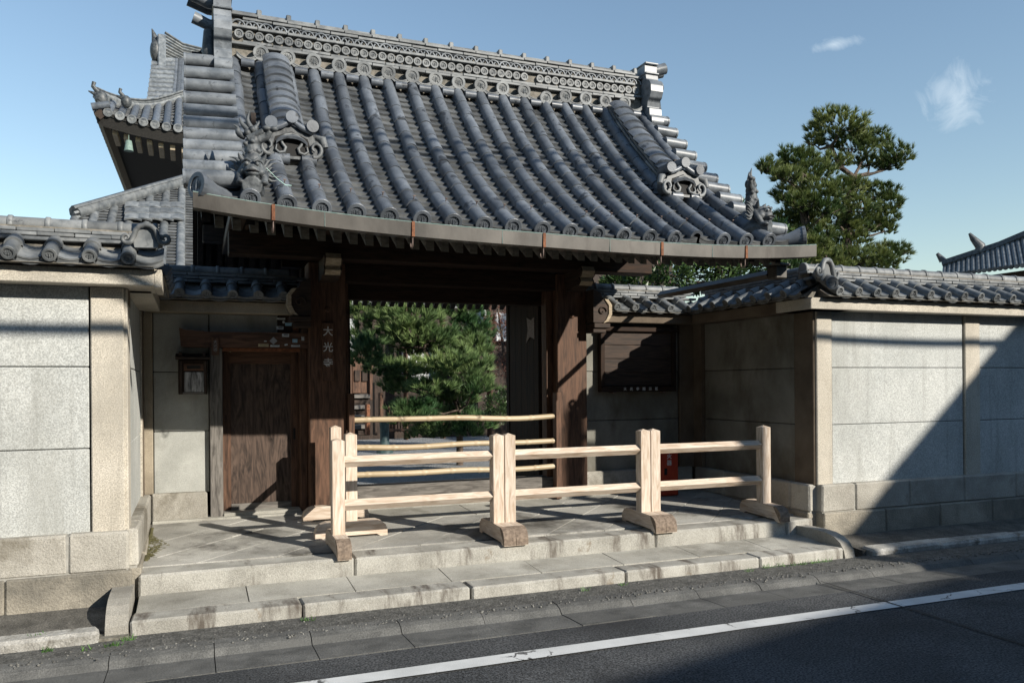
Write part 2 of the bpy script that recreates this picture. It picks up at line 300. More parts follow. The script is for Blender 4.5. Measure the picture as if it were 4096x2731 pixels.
def text_obj(name, body, m, parent, loc, size, rx=math.pi/2, rz=0, spacing=1, extrude=.002, bold=0):
    cu_ = bpy.data.curves.new(name, 'FONT'); cu_.body = body; cu_.size = size; cu_.extrude = extrude; cu_.align_x = 'CENTER'; cu_.align_y = 'CENTER'; cu_.space_line = spacing; cu_.offset = bold
    cu_.resolution_u = 3
    tmp = bpy.data.objects.new('tmp', cu_); COL.objects.link(tmp); bpy.context.view_layer.update()
    dg = bpy.context.evaluated_depsgraph_get(); me = bpy.data.meshes.new_from_object(tmp.evaluated_get(dg)); bpy.data.objects.remove(tmp)
    me.materials.clear(); me.materials.append(MT[m])
    return put(name, me, parent, Matrix.Translation(loc) @ Matrix.Rotation(rz, 4, 'Z') @ Matrix.Rotation(rx, 4, 'X'))
# ---------------------------------------------------------------- ground, road, gutter, kerbs
def zp(Y): return .29 + .032*(Y-6.6)               # the forecourt rises towards the gate
o = MB().add([(-1500, -1500, -.06), (1500, -1500, -.06), (1500, 1500, -.06), (-1500, 1500, -.06)], [(0, 1, 2, 3)]).build('ground', 'earth', kind='structure')
NX, NY = 60, 20
road = MB(); xs = np.linspace(-40, 60, NX); ys = np.linspace(-2.5, 5.09, NY)
road.add([(x, y, .004*math.sin(x*.9)*math.sin(y*1.1)) for y in ys for x in xs], [(j*NX+i, j*NX+i+1, (j+1)*NX+i+1, (j+1)*NX+i) for j in range(NY-1) for i in range(NX-1)], sm=True)
road.build('road', 'asphalt', kind='structure')
ln = MB(); xs = np.arange(-14, 30, .35)      # painted edge line with slightly uneven edges
e0 = [4.575+random.uniform(-.004, .004) for _ in xs]; e1 = [4.722+random.uniform(-.004, .004) for _ in xs]
ln.add([(x, a, .0095) for x, a in zip(xs, e0)] + [(x, a, .0095) for x, a in zip(xs, e1)], [(i, i+1, len(xs)+i+1, len(xs)+i) for i in range(len(xs)-1)])
ln.build('road_marking', 'paint', kind='structure')
a, b = onz(3283, 2329, 0), onz(4096, 2582, 0)
d = (b-a).normalized(); nrm = Vector((-d.y, d.x, 0))
jt = MB(); pl = []; pr_ = []
for k in range(41):
    p = a+d*(k*.11)+nrm*random.uniform(-.004, .004); wd = random.uniform(.006, .011)
    pl.append(p-nrm*wd+UP*.0125); pr_.append(p+nrm*wd+UP*.0125)
jt.add(pl+pr_, [(i, i+1, 41+i+1, 41+i) for i in range(40)]); jt.build('road_joint', 'black', kind='structure')
gut = MB().box(-20, 30, 5.10, 5.93, -.2, -.035).build('road_gutter', 'joint', kind='structure')
prof_ = [(5.09, .003), (5.3, -.004), (5.43, -.012), (5.475, .026), (5.52, .04), (5.615, .043), (5.615, -.12), (5.09, -.12)]
gm = MB().prism(prof_, 0, .003, .597).mesh('gutter_block', 'concrete')
for i in range(-8, 26): put('gutter_block', gm, gut, Matrix.Translation((i*.6+.12, random.uniform(-.006, .006), random.uniform(-.003, .003))))
MB().box(-20, 30, 5.622, 5.97, -.15, .03).build('gutter_strip', 'pebble_mix', kind='structure')
pb = MB()
for i in range(900):
    x = random.uniform(-1.8, 8.5); r = random.uniform(.004, .011)
    y = random.choice((random.gauss(5.56, .025), random.gauss(5.56, .03), random.uniform(5.5, 5.9))); z = .043 if y < 5.615 else .03
    pb.ball((x, y, z), (r*random.uniform(.8, 1.3), r, r*.7), 5, 3)
pb.build('gravel_grit', mat('grit', (.06, .06, .057), (.19, .186, .17), scale=60, rough=.9, bump=0, rnd=.5), fix=False, kind='stuff', label='small grit and pebbles lying along the gutter lip', category='grit')
# roadside kerb stones left and right of the steps
kb = MB().box(-9, -.4, 5.9, 6.02, -.1, .05).build('kerb', 'joint', kind='structure')
x = -8.0
while x < -.6:
    L_ = min(random.uniform(.75, 1.05), -.56-x); bx('kerb_stone', 'kerb', kb, x, x+L_-.015, 5.87+random.uniform(-.012, .012), 6.04, -.05, .085+random.uniform(-.01, .012), ch=.022, jit=.012); x += L_
x = 6.02; i = 0
while x < 14:
    L_ = random.uniform(.85, 1.1); bx('kerb_stone', 'kerb', kb, x, x+L_-.015, 5.93+random.uniform(-.012, .012), 6.1, -.05, .085+random.uniform(-.01, .012), ch=.022, jit=.012); x += L_
for x0, x1 in ((-9, -.5), (5.98, 16)):
    MB().prism([(6.03, -.1), (6.03, .066), (6.62, .115), (6.62, -.1)], 0, x0, x1).build('wall_footing', 'skirt', kind='structure')
for x0, x1 in ((-.545, -.405), (5.695, 5.815)):                      # rounded end stones of the steps
    pr2 = [(6.62, .235), (6.35, .24), (6.2, .232), (6.1, .21), (6.02, .165), (5.97, .1), (5.95, .02), (5.95, -.06), (6.62, -.06)]
    m_ = MB().prism(pr2, 0, x0, x1); ob = m_.build('end_stone', 'granite', kb)
    bv = ob.modifiers.new('bevel', 'BEVEL'); bv.width = .03; bv.segments = 4
# ---------------------------------------------------------------- steps and forecourt
lo = MB().box(-.37, 5.78, 6.0, 6.7, -.1, .1).build('lower_step', 'joint', kind='structure')
cuts = [-.395, onz(1213, 2424, .12).x, onz(1889, 2352, .12).x, onz(2492, 2280, .12).x, onz(3020, 2222, .12).x, 5.69]
for a, b in zip(cuts, cuts[1:]): bx('step_stone', 'step', lo, a+.004, b-.004, 5.955+random.uniform(-.008, .008), 6.19, -.06, .12+random.uniform(-.004, .004), ch=.014, jit=.005)
cuts = [-.375, onz(985, 2357, .13).x, onz(1400, 2330, .13).x, onz(1775, 2295, .13).x, onz(2120, 2260, .13).x, onz(2447, 2232, .13).x, onz(2735, 2200, .13).x, onz(3007, 2172, .13).x, 5.86]
for a, b in zip(cuts, cuts[1:]):
    q = MB().prism([(6.196, -.02), (6.196, .121), (6.66, .148+random.uniform(-.004, .004)), (6.66, -.02)], 0, a+.004, b-.004).build('tread_slab', 'slab', lo)
up = MB().box(-.37, 5.95, 6.68, 8.95, -.1, .25).build('forecourt', 'joint', kind='structure')
cuts = [-.385, onz(1427, 2240, .29).x, onz(2630, 2130, .29).x, onz(3160, 2084, .29).x-.02]
for a, b in zip(cuts, cuts[1:]): bx('step_stone', 'step', up, a+.004, b-.004, 6.60+random.uniform(-.006, .006), 6.86, .05, .291+random.uniform(-.003, .003), ch=.016, jit=.005)
bx('step_stone', 'step', up, cuts[-1]+.004, 5.92, 6.615, 6.86, .05, .288, ch=.016, jit=.005)
def clip(poly, ax, val, keep):
    out_ = []
    for i in range(len(poly)):
        p, q = poly[i], poly[(i+1) % len(poly)]; ip = (p[ax]-val)*keep >= 0; iq = (q[ax]-val)*keep >= 0
        if ip: out_.append(p)
        if ip != iq:
            t = (val-p[ax])/(q[ax]-p[ax]); out_.append((p[0]+(q[0]-p[0])*t, p[1]+(q[1]-p[1])*t))
    return out_
def paver(poly, name='paving_stone', m='paving', g=.0045, dz=0):
    if len(poly) < 3: return
    c = (sum(p[0] for p in poly)/len(poly), sum(p[1] for p in poly)/len(poly))
    ar = abs(sum(poly[i][0]*poly[(i+1) % len(poly)][1]-poly[(i+1) % len(poly)][0]*poly[i][1] for i in range(len(poly))))/2
    if ar < .004: return
    dz += random.uniform(-.003, .003); tx, ty = random.uniform(-.006, .006), random.uniform(-.006, .006)
    def ins(k): return [(p[0]+(c[0]-p[0])*min(.4, k/max(.02, math.dist(p, c))), p[1]+(c[1]-p[1])*min(.4, k/max(.02, math.dist(p, c)))) for p in poly]
    def Z(p, o_): return zp(p[1])+dz+(p[0]-c[0])*tx+(p[1]-c[1])*ty+o_
    A, B = ins(g), ins(g+.003); n = len(poly); mb = MB()
    vs = [(p[0], p[1], Z(p, -.05)) for p in A]+[(p[0], p[1], Z(p, -.003)) for p in A]+[(p[0], p[1], Z(p, 0)) for p in B]
    mb.add(vs, [tuple(range(2*n, 3*n))]+[(k*n+i, k*n+(i+1) % n, (k+1)*n+(i+1) % n, (k+1)*n+i) for k in (0, 1) for i in range(n)])
    mb.build(name, m, up)
S_ = .30; x0, x1, y0, y1 = -.37, 5.93, 6.868, 8.62
central = (1.62, 3.86, 8.02, 8.62)             # broad slab before the threshold
for i in range(-30, 60):
    for j in range(-30, 40):
        if (i+j) % 2: continue
        cx_, cy_ = x0+.1+i*S_, 6.86+j*S_
        poly = [(cx_-S_, cy_), (cx_, cy_-S_), (cx_+S_, cy_), (cx_, cy_+S_)]
        for ax, val, kp in ((0, x0, 1), (0, x1, -1), (1, y0, 1), (1, y1, -1)):
            poly = clip(poly, ax, val, kp) if poly else poly
        if not poly: continue
        if all(p[1] <= central[2]+1e-6 for p in poly) or all(p[0] <= central[0] for p in poly) or all(p[0] >= central[1] for p in poly): paver(poly); continue
        for rg in (((1, central[2], -1),), ((1, central[2], 1), (0, central[0], -1)), ((1, central[2], 1), (0, central[1], 1))):
            q = poly
            for r_ in rg: q = clip(q, *r_) if q else q
            if q: paver(q)
paver([(1.62, 8.02), (2.75, 8.02), (2.75, 8.62), (1.62, 8.62)], 'threshold_slab', 'slab', dz=.004); paver([(2.75, 8.02), (3.86, 8.02), (3.86, 8.62), (2.75, 8.62)], 'threshold_slab', 'slab', dz=.004)
bx('threshold_step', 'slab', up, 1.5, 3.98, 8.63, 9.05, .3, .465, ch=.01)
for a, b in ((-.37, 1.12), (4.35, 5.9)): bx('plinth_stone', 'slab', up, a, b, 8.63, 8.95, .25, .375, ch=.008)
ms = MB()                                           # moss in the left corner of the forecourt
for i in range(800):
    t = random.random(); px = 555+ (1-abs(2*t-1))*random.random()*95 + random.uniform(0, 30); py = 2125+t*110
    p = onz(px, py, .32); p.x = max(p.x, -.36); r = random.uniform(.008, .02)
    ms.ball((p.x, p.y, zp(p.y)+.001), (r, r, r*.3), 6, 3)
ms.build('moss_patch', 'moss', fix=False, kind='stuff', label='brown moss growing in the corner of the paved forecourt', category='moss')
wd = MB()                                           # weeds in the kerb joints
for (px, py, n, sp, zz) in ((150, 2545, 8, .05, .09), (185, 2605, 14, .04, .03), (520, 2560, 16, .05, .03), (450, 2583, 16, .05, .03), (340, 2600, 8, .04, .03), (1230, 2482, 16, .04, .03), (2490, 2340, 12, .03, .03), (3000, 2285, 12, .04, .03), (3090, 2268, 25, .1, .03), (3200, 2258, 45, .18, .03), (3290, 2247, 30, .12, .03), (2580, 2190, 10, .03, .13), (2340, 2362, 10, .05, .03), (960, 2335, 8, .03, .14)):
    c = onz(px, py, zz)
    for i in range(n):
        x = c.x+random.uniform(-sp, sp); y = c.y+random.uniform(-.015, .015); h_ = random.uniform(.012, .04); a = random.uniform(0, 6.28); lx, ly = math.cos(a)*h_*.7, math.sin(a)*h_*.7
        wd.add([(x-.004, y, zz-.005), (x+.004, y, zz-.005), (x+lx+.003, y+ly, zz+h_*.7), (x+lx*1.3, y+ly*1.3, zz+h_)], [(0, 1, 2), (0, 2, 3)])
wd.build('weeds', 'grass', fix=False, kind='stuff', label='small green weeds growing in the joints along the kerb', category='weeds')
# gravel court and garden ground behind the gate
MB().add([(-14, 9.05, .345), (24, 9.05, .345), (24, 60, .345), (-14, 60, .345)], [(0, 1, 2, 3)]).build('gravel_court', 'gravel', kind='structure')
# ---------------------------------------------------------------- walls with tiled coping
def disc_shape(mb, r, M, mi=0, depth=.02, n=20, motif=True):
    """round end tile seen from -y: flat rim, sunk field, raised fan with a spindle"""
    def ringv(rr, y): return [M @ Vector((rr*math.cos(2*math.pi*k/n), y, rr*math.sin(2*math.pi*k/n))) for k in range(n)]
    R_ = [(r, depth), (r, .002), (r*.96, 0), (r*.66, 0), (r*.62, .009)]
    vs = [v for rr, y in R_ for v in ringv(rr, y)]
    mb.add(vs, [(i*n+k, i*n+(k+1) % n, (i+1)*n+(k+1) % n, (i+1)*n+k) for i in range(len(R_)-1) for k in range(n)], mi)
    mb.add(vs[-n:], [tuple(range(n))], mi)
    if motif:
        s = r*.6
        mb.add([M @ Vector(p) for p in ((0, .002, s*.9), (-s*.13, .003, -s*.25), (0, -.002, -s*.3), (s*.13, .003, -s*.25), (0, .004, -s*.85))], [(0, 1, 2), (0, 2, 3), (1, 4, 2), (2, 4, 3)], mi)
        for sg in (-1, 1):
            for k, (a, L_) in enumerate(((.55, .95), (1.0, .95), (1.45, .92), (1.95, .8))):
                tip = Vector((sg*math.sin(a)*s*L_, .003, math.cos(a)*s*L_)); ba = Vector((sg*s*.1, .005, -s*.5)); sd = Vector((math.cos(a)*s*.09, 0, -sg*math.sin(a)*s*.09))
                md = ba.lerp(tip, .72)+Vector((0, -.003, 0))
                mb.add([M @ p for p in (ba, md-sd, tip, md+sd)], [(0, 1, 2, 3)], mi)
def roll_shape(mb, L_, r0, r1, n=8, mi=0, y0=0, lip=.012, thick=.02):
    """half-round tile along +y (up-slope), open below"""
    A = [math.pi*k/n for k in range(n+1)]
    def arc(r, y, dz=0): return [Vector((-r*math.cos(a), y, r*math.sin(a)+dz)) for a in A]
    v = arc(r0, y0)+arc(r0*.995, y0+lip)+arc(r1, y0+L_)
    # straight skirts
    mb.add(v, [(i*(n+1)+k, i*(n+1)+k+1, (i+1)*(n+1)+k+1, (i+1)*(n+1)+k) for i in range(2) for k in range(n)], mi, True)
    fr = arc(r0, y0)+arc(r0-thick, y0)
    mb.add(fr, [(k, k+1, n+1+k+1, n+1+k) for k in range(n)], mi)
    sk = [Vector((s*r, y, z)) for s in (-1, 1) for (r, y) in ((r0, y0), (r1, y0+L_)) for z in (0, -.03)]
    mb.add(sk, [(0, 1, 3, 2), (4, 6, 7, 5)], mi)
def pan_shape(mb, w_, L_, sag, th, n=5, mi=0, y0=0, front=None):
    """concave tile along +y; top surface slopes a little so that its lower edge stands proud"""
    def row(y, z): return [Vector((w_*(k/n-.5), y, z - sag*(1-(2*k/n-1)**2))) for k in range(n+1)]
    top = row(y0, 0)+row(y0+L_, -.006); bot = row(y0, -(front or th)); 
    mb.add(top, [(k, k+1, n+1+k+1, n+1+k) for k in range(n)], mi, True)
    mb.add(row(y0, 0)+bot, [(k, k+1, n+1+k+1, n+1+k) for k in range(n)], mi)
    if front:
        mb.add(bot+row(y0+.03, -front), [(k, k+1, n+1+k+1, n+1+k) for k in range(n)], mi)
        q = row(y0-.004, 0)                       # raised border of the eave plate
        for a, b in ((-.003, -.012), (-front+.013, -front+.002)):
            mb.add([p+Vector((0, 0, a)) for p in q]+[p+Vector((0, 0, b)) for p in q], [(k, k+1, n+1+k+1, n+1+k) for k in range(n)], mi)
tl = math.atan2(.125, .26)
wr = MB(); roll_shape(wr, .29, .05, .046, 8); disc_shape(wr, .047, Matrix.Translation((0, -.004, .004)), n=18); WALL_ROLL = wr.mesh('eave_roll_tile', 'ridge', False)
wp = MB(); pan_shape(wp, .215, .29, .035, .02, 6, front=.05); pan_shape(wp, .2, .13, .035, .018, 6, y0=.16); 
WALL_PAN = wp.mesh('eave_pan_tile', 'ridge', False)
def upper_half():
    m_ = MB(); roll_shape(m_, .13, .058, .05, 8); return m_.mesh('upper_roll_tile', 'ridge', False)
WALL_UP = upper_half()
capm = MB(); capm.tube([(-.117, 0, 0), (.117, 0, 0)], .056, 14); 
CAP = capm.mesh('ridge_cap_tile', 'ridge', False)
bnd = MB(); bnd.tube([(-.017, 0, 0), (-.012, 0, 0), (.012, 0, 0), (.017, 0, 0)], [.06, .066, .066, .06], 14); BAND = bnd.mesh('ridge_cap_band', 'ridge', False)
nsh = [MB().box(-.117, .117, -.0, .11, 0, .026, 0, .004).mesh('flat_ridge_tile', 'ridge') for _ in range(1)][0]
def coping(wall, P0, d, nrm, L_, zoff=0, first=.1, end0=0, end1=0):
    """tiled coping along d from P0 (wall face), nrm points to the viewer"""
    P0, d, nrm = Vector(P0), Vector(d), Vector(nrm)
    ex = d if d.cross(-nrm).z > 0 else -d
    def W(s, t, z): return P0 + d*s + nrm*t + UP*(z+zoff)
    c0, c1 = W(-end0, .09, 2.6), W(L_+end1, -.5, 2.845)
    core = MB()
    pr3 = [(.27, 2.545), (.03, 2.68), (-.02, 2.735), (-.02, 2.845), (-.18, 2.845), (-.18, 2.735), (-.23, 2.68), (-.5, 2.545)]
    A = [W(-end0, t, z) for t, z in pr3]; B = [W(L_+end1, t, z) for t, z in pr3]; n = len(pr3)
    core.add(A+B, [tuple(range(n)), tuple(range(n, 2*n))]+[(i, (i+1) % n, n+(i+1) % n, n+i) for i in range(n)])
    # back half as plain tile surface
    cop = core.build('coping', 'mortar', wall)
    ey = (-nrm*math.cos(tl)+UP*math.sin(tl)).normalized(); ez = ex.cross(ey)
    s = first
    while s < L_+end1-.04:
        jt_ = random.uniform(-.004, .004)
        put('eave_roll_tile', WALL_ROLL, cop, frame(W(s, .30, 2.592+jt_), ex, ey, ez))
        put('upper_roll_tile', WALL_UP, cop, frame(W(s, .30, 2.594+jt_)+ey*.19, ex, ey, ez))
        if s+.1225 < L_+end1: put('eave_pan_tile', WALL_PAN, cop, frame(W(s+.1225, .285, 2.606+jt_), ex, ey, ez))
        s += .245
    if first > .12: put('eave_pan_tile', WALL_PAN, cop, frame(W(first-.1225, .285, 2.606), ex, ey, ez))
    for k in range(3):
        t = .05-.02*k; s = -end0+(.06 if k % 2 else -.05)
        while s < L_+end1-.1:
            put('flat_ridge_tile', nsh, cop, frame(W(s+.117+random.uniform(-.004, .004), t+random.uniform(-.005, .005), 2.735+.034*k+random.uniform(-.002, .002)), ex, -nrm, UP)); s += .238
    s = -end0+.1; 
    while s < L_+end1-.05:
        put('ridge_cap_tile', CAP, cop, frame(W(s+.02, -.1, 2.862), ex, -nrm, UP)); put('ridge_cap_band', BAND, cop, frame(W(s-.1, -.1, 2.862), ex, -nrm, UP)); s += .238
    return cop
def wall_run(wall, P0, d, nrm, L_, panels, pil, up_cuts, lo_cuts, z0=.09, dark=False, cornice=(0, 0)):
    P0, d, nrm = Vector(P0), Vector(d), Vector(nrm)
    def B(name, m, s0, s1, t0, t1, za, zb, ch=.004, jit=0):
        a, b = P0+d*s0+nrm*t0, P0+d*s1+nrm*t1
        return bx(name, m, wall, min(a.x, b.x), max(a.x, b.x), min(a.y, b.y), max(a.y, b.y), za, zb, ch, jit)
    sfx = dark or ''
    B('wall_core', 'gap', .05, L_-.06, -.3, -.022, z0, 2.43, 0)
    for a, b in panels:
        for za, zb in ((.62, 1.237), (1.243, 1.832), (1.838, 2.42)): B('panel', 'panel'+sfx, a+.006, b-.006, -.05, random.uniform(-.003, .003), za, zb, .006, .001)
    for a, b in pil: B('pilaster', 'pilaster'+sfx, a+.001, b-.001, -.05, .022, .62, 2.42, .008)
    B('base_mortar', 'mortar_pale', up_cuts[0]+.01, up_cuts[-1]-.01, -.05, .074, z0+.01, .62, 0)
    for a, b in zip(up_cuts, up_cuts[1:]):
        st = B('base_stone', 'granite', a+.003, b-.003, -.06, .085+random.uniform(-.004, .004), .347, .632, .016, .003)
    for a, b in zip(lo_cuts, lo_cuts[1:]): B('base_stone', 'granite_low', a+.003, b-.003, -.06, .105+random.uniform(-.005, .005), z0, .343, .012, .005)
    B('cornice', 'pilaster'+sfx, -cornice[0], L_+cornice[1], -.35, .18, 2.42, 2.535, .006)
LW = thing('boundary_wall', 'grey panelled wall with granite base and tiled coping, pinewood mailbox on its recessed end', 'wall', 'plastered temple walls')
LW['label'] = 'grey panelled wall with the small side door and mailbox in its recessed end'
RW = thing('boundary_wall', 'grey panelled wall carrying the dark notice board, long diagonal shadow across its face', 'wall', 'plastered temple walls')
# left: front, return, recessed end
wall_run(LW, (-.465, 6.65, 0), (-1, 0, 0), (0, -1, 0), 6.2, [(.228, 2.1), (2.33, 4.2), (4.43, 6.2)], [(0, .222), (2.1, 2.33), (4.2, 4.43)], [-.03, .37, 1.2, 2.0, 2.8, 3.6, 4.4, 5.2, 6.2], [-.045, .76, 1.6, 2.4, 3.2, 4, 4.8, 5.6, 6.2], cornice=(.215, 0))
coping(LW, (-.25, 6.65, 0), (-1, 0, 0), (0, -1, 0), 6.2, first=.165)
wall_run(LW, (-.465, 6.655, 0), (0, 1, 0), (1, 0, 0), 2.14, [(.27, 1.94)], [(.002, .262), (1.94, 2.14)], [.0, .42, 1.2, 2.06], [.0, .6, 1.3, 2.06], z0=.1, cornice=(-.19, -.18))
coping(LW, (-.465, 6.9, 0), (0, 1, 0), (1, 0, 0), 1.62, first=.12)
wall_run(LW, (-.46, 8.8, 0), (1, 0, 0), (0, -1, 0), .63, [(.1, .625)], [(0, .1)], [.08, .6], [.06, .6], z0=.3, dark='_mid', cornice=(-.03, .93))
coping(LW, (-.46, 8.8, 0), (1, 0, 0), (0, -1, 0), 1.5, first=.352)
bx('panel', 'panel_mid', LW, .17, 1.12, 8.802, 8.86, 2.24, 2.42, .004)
# right: recessed end, return, front
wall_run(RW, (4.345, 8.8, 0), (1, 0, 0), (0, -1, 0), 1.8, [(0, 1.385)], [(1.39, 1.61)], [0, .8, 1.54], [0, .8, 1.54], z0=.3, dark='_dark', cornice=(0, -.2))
coping(RW, (4.36, 8.8, 0), (1, 0, 0), (0, -1, 0), 1.6, first=.342, end1=-.12)
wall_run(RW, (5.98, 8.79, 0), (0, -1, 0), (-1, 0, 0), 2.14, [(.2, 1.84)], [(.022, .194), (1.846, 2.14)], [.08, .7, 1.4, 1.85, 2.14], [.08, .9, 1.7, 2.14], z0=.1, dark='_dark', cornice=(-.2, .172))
coping(RW, (5.98, 8.6, 0), (0, -1, 0), (-1, 0, 0), 2.05, first=.12)
wall_run(RW, (5.982, 6.65, 0), (1, 0, 0), (0, -1, 0), 6.4, [(.21, 2.1), (2.345, 4.2), (4.45, 6.4)], [(0, .205), (2.105, 2.34), (4.21, 4.44)], [0, .44, 1.19, 2.0, 2.82, 3.6, 4.4, 5.2, 6.4], [0, .84, 1.62, 2.42, 3.2, 4, 4.8, 6.4], cornice=(.21, 0))
coping(RW, (5.93, 6.65, 0), (1, 0, 0), (0, -1, 0), 6.4, first=.1)
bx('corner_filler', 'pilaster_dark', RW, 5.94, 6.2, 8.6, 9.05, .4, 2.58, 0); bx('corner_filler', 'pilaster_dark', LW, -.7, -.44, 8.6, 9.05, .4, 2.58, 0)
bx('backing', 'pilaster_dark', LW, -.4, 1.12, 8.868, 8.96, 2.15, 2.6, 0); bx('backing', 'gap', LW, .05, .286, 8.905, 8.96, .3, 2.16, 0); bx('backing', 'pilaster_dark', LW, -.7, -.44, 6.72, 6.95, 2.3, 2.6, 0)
def scroll(parent, M, s=1.0, both=True, m='ridge'):
    """ridge end ornament: plate with an arch that curls into spirals; local x right, z up, faces -y"""
    mb = MB()
    pl_ = [(-.10, -.05), (.10, -.05), (.115, .02), (.075, .10), (0, .135), (-.075, .10), (-.115, .02)]
    mb.add([M @ Vector((x*s, y, z*s)) for y in (.0, .05) for x, z in pl_], [tuple(range(7)), tuple(range(7, 14))]+[(i, (i+1) % 7, 7+(i+1) % 7, 7+i) for i in range(7)])
    for sg in ((-1, 1) if both else (1,)):
        pts = [(0, .15), (.05, .14), (.085, .105), (.1, .055), (.125, .015)]
        for k in range(15):
            a = -math.pi*.85 + k*.52; r = .052*(1-k/17); pts.append((.165+math.cos(a)*r, .03+math.sin(a)*r))
        mb.tube([M @ Vector((sg*x*s, -.012, z*s)) for x, z in pts], [(.024 if k < 5 else .024-.001*(k-5))*s for k in range(len(pts))], 7)
    return mb.build('ridge_end_ornament', m, parent, fix=True)
scroll(RW, frame((5.85, 6.34, 2.735), (.94, .34, 0), (-.34, .94, 0), (0, 0, 1)), 1.05)
cr_ = MB(); cr_.tube([(5.845, 6.26, 2.655), (5.98, 6.6, 2.79)], [.062, .058], 16); cr_.build('corner_roll_tile', 'ridge', RW)
dd = MB(); disc_shape(dd, .062, frame((5.843, 6.252, 2.652), (.93, -.366, 0), (.366, .93, 0), (0, 0, 1))); dd.build('corner_disc', 'ridge', RW, fix=False)
scroll(LW, frame((-.3, 6.42, 2.73), (.97, -.2, 0), (.2, .97, 0), (0, 0, 1)), .8)
bx('coping_end_board', 'pilaster', LW, -.252, -.2, 6.47, 7.0, 2.41, 2.54, .004)
# ---------------------------------------------------------------- the gate
GATE = thing('temple_gate', 'wooden temple gate under a curved grey tiled roof with copper gutter', 'gate')
XC, YR = 2.66, 8.42
_py = [5.9, 6.05, 6.3, 6.6, 7.0, 7.3, 7.6, 7.9, 8.2, 8.42]; _pz = [2.86, 2.945, 3.095, 3.29, 3.575, 3.82, 4.09, 4.39, 4.71, 4.95]
def prof(Y):
    if Y > YR: Y = 2*YR-Y
    return float(np.interp(Y, np.linspace(5.9, 8.42, 60), _sm))
_c = np.polyfit(_py, _pz, 4); _sm = np.polyval(_c, np.linspace(5.9, 8.42, 60))
def lift(X, Y):
    yy = Y if Y <= YR else 2*YR-Y
    e = max(0, min(1, (YR-yy)/2.4)); t = abs(X-XC)/2.3
    return e*(.062*t**3) - .008*(X-XC)*e
def SZ(X, Y, off=0): return prof(Y)+lift(X, Y)
def rframe(X, Y, off=0, back=False):
    dz = (SZ(X, Y+.01)-SZ(X, Y-.01))/.02
    ey = Vector((0, 1, dz)).normalized() if not back else Vector((0, -1, -dz)).normalized()
    ex = Vector((1, 0, 0)) if not back else Vector((-1, 0, 0)); ez = ex.cross(ey)
    return frame(Vector((X, Y, SZ(X, Y)))+ez*off, ex, ey, ez)
def slope_pts(step, y0, y1):
    """Y values from y0 up with equal arc length"""
    ys = [y0]; Y = y0
    while Y < y1:
        dz = (prof(Y+.01)-prof(Y-.01))/.02; Y += step/math.hypot(1, dz); ys.append(Y)
    return ys
# roof deck: a solid curved slab, front and back
X0r, X1r = .02, 5.16
dk = MB(); ys = list(np.linspace(6.1, YR, 14))+list(np.linspace(YR, 2*YR-6.1, 14))[1:]; xs = np.linspace(X0r, X1r, 15); n = len(xs)
top = [(x, y, SZ(x, y)-.115) for y in ys for x in xs]; bot = [(x, y, SZ(x, y)-.165) for y in ys for x in xs]; K = len(top)
fs = [(j*n+i, j*n+i+1, (j+1)*n+i+1, (j+1)*n+i) for j in range(len(ys)-1) for i in range(n-1)]
dk.add(top+bot, fs+[tuple(q+K for q in f[::-1]) for f in fs]+[(i, i+1, K+i+1, K+i) for i in range(n-1)]+[(K-n+i, K-n+i+1, 2*K-n+i+1, 2*K-n+i) for i in range(n-1)]+[(j*n, (j+1)*n, K+(j+1)*n, K+j*n) for j in range(len(ys)-1)]+[(j*n+n-1, (j+1)*n+n-1, K+(j+1)*n+n-1, K+j*n+n-1) for j in range(len(ys)-1)])
ROOF = dk.build('roof', 'dark_x', GATE)
ROLLX = [.395+.2515*k for k in range(19)]
rm = MB(); roll_shape(rm, .30, .064, .0615, 10); ROLL = rm.mesh('roll_tile', 'tile', False)
em = MB(); roll_shape(em, .30, .064, .06, 10); disc_shape(em, .073, Matrix.Translation((0, -.006, -.004)), n=26, depth=.03); EROLL = em.mesh('eave_roll_tile', 'tile', False)
emb = MB(); roll_shape(emb, .24, .064, .06, 10, y0=.05, thick=.026); BROKEN = emb.mesh('broken_roll_tile', 'tile', False)
pm = MB(); pan_shape(pm, .225, .17, .03, .028, 6); PAN = pm.mesh('pan_tile', 'pan', False)
pe = MB(); pan_shape(pe, .225, .17, .03, .024, 6, front=.055); EPAN = pe.mesh('eave_pan_tile', 'pan', False)
rows = slope_pts(.262, 6.05, 8.12)
for k, X in enumerate(ROLLX):
    for i, Y in enumerate(rows[:-1]):
        me = ROLL if i else (BROKEN if k == 15 else EROLL)
        M_ = rframe(X+random.uniform(-.003, .003), Y, -.004+(.002 if i else 0)) @ Matrix.Rotation(random.gauss(0, .012), 4, 'Z') @ Matrix.Rotation(random.gauss(0, .008), 4, 'X')
        put('roll_tile' if i else ('broken_roll_tile' if k == 15 else 'eave_roll_tile'), me, ROOF, M_)
CH = [ROLLX[0]-.126]+[x+.126 for x in ROLLX]
prow = slope_pts(.104, 6.065, 8.2); cnt = 0; rest = MB()
def addmesh(mb, me, M_, mi=0):
    mb.add([M_ @ v.co for v in me.vertices], [tuple(p.vertices) for p in me.polygons], mi)
for i, Y in enumerate(prow[:-1]):
    for k, X in enumerate(CH):
        tilt = Matrix.Rotation(-.17+random.uniform(-.012, .012), 4, 'X') @ Matrix.Rotation(random.uniform(-.02, .02), 4, 'Z')
        M_ = rframe(X+random.uniform(-.004, .004), Y, .012+random.uniform(-.003, .003)) @ tilt
        if cnt < 300: put('pan_tile' if i else 'eave_pan_tile', PAN if i else EPAN, ROOF, M_); cnt += 1
        else: addmesh(rest, PAN, M_)
rest.build('upper_pan_tiles', 'pan', ROOF, fix=False, kind='stuff')
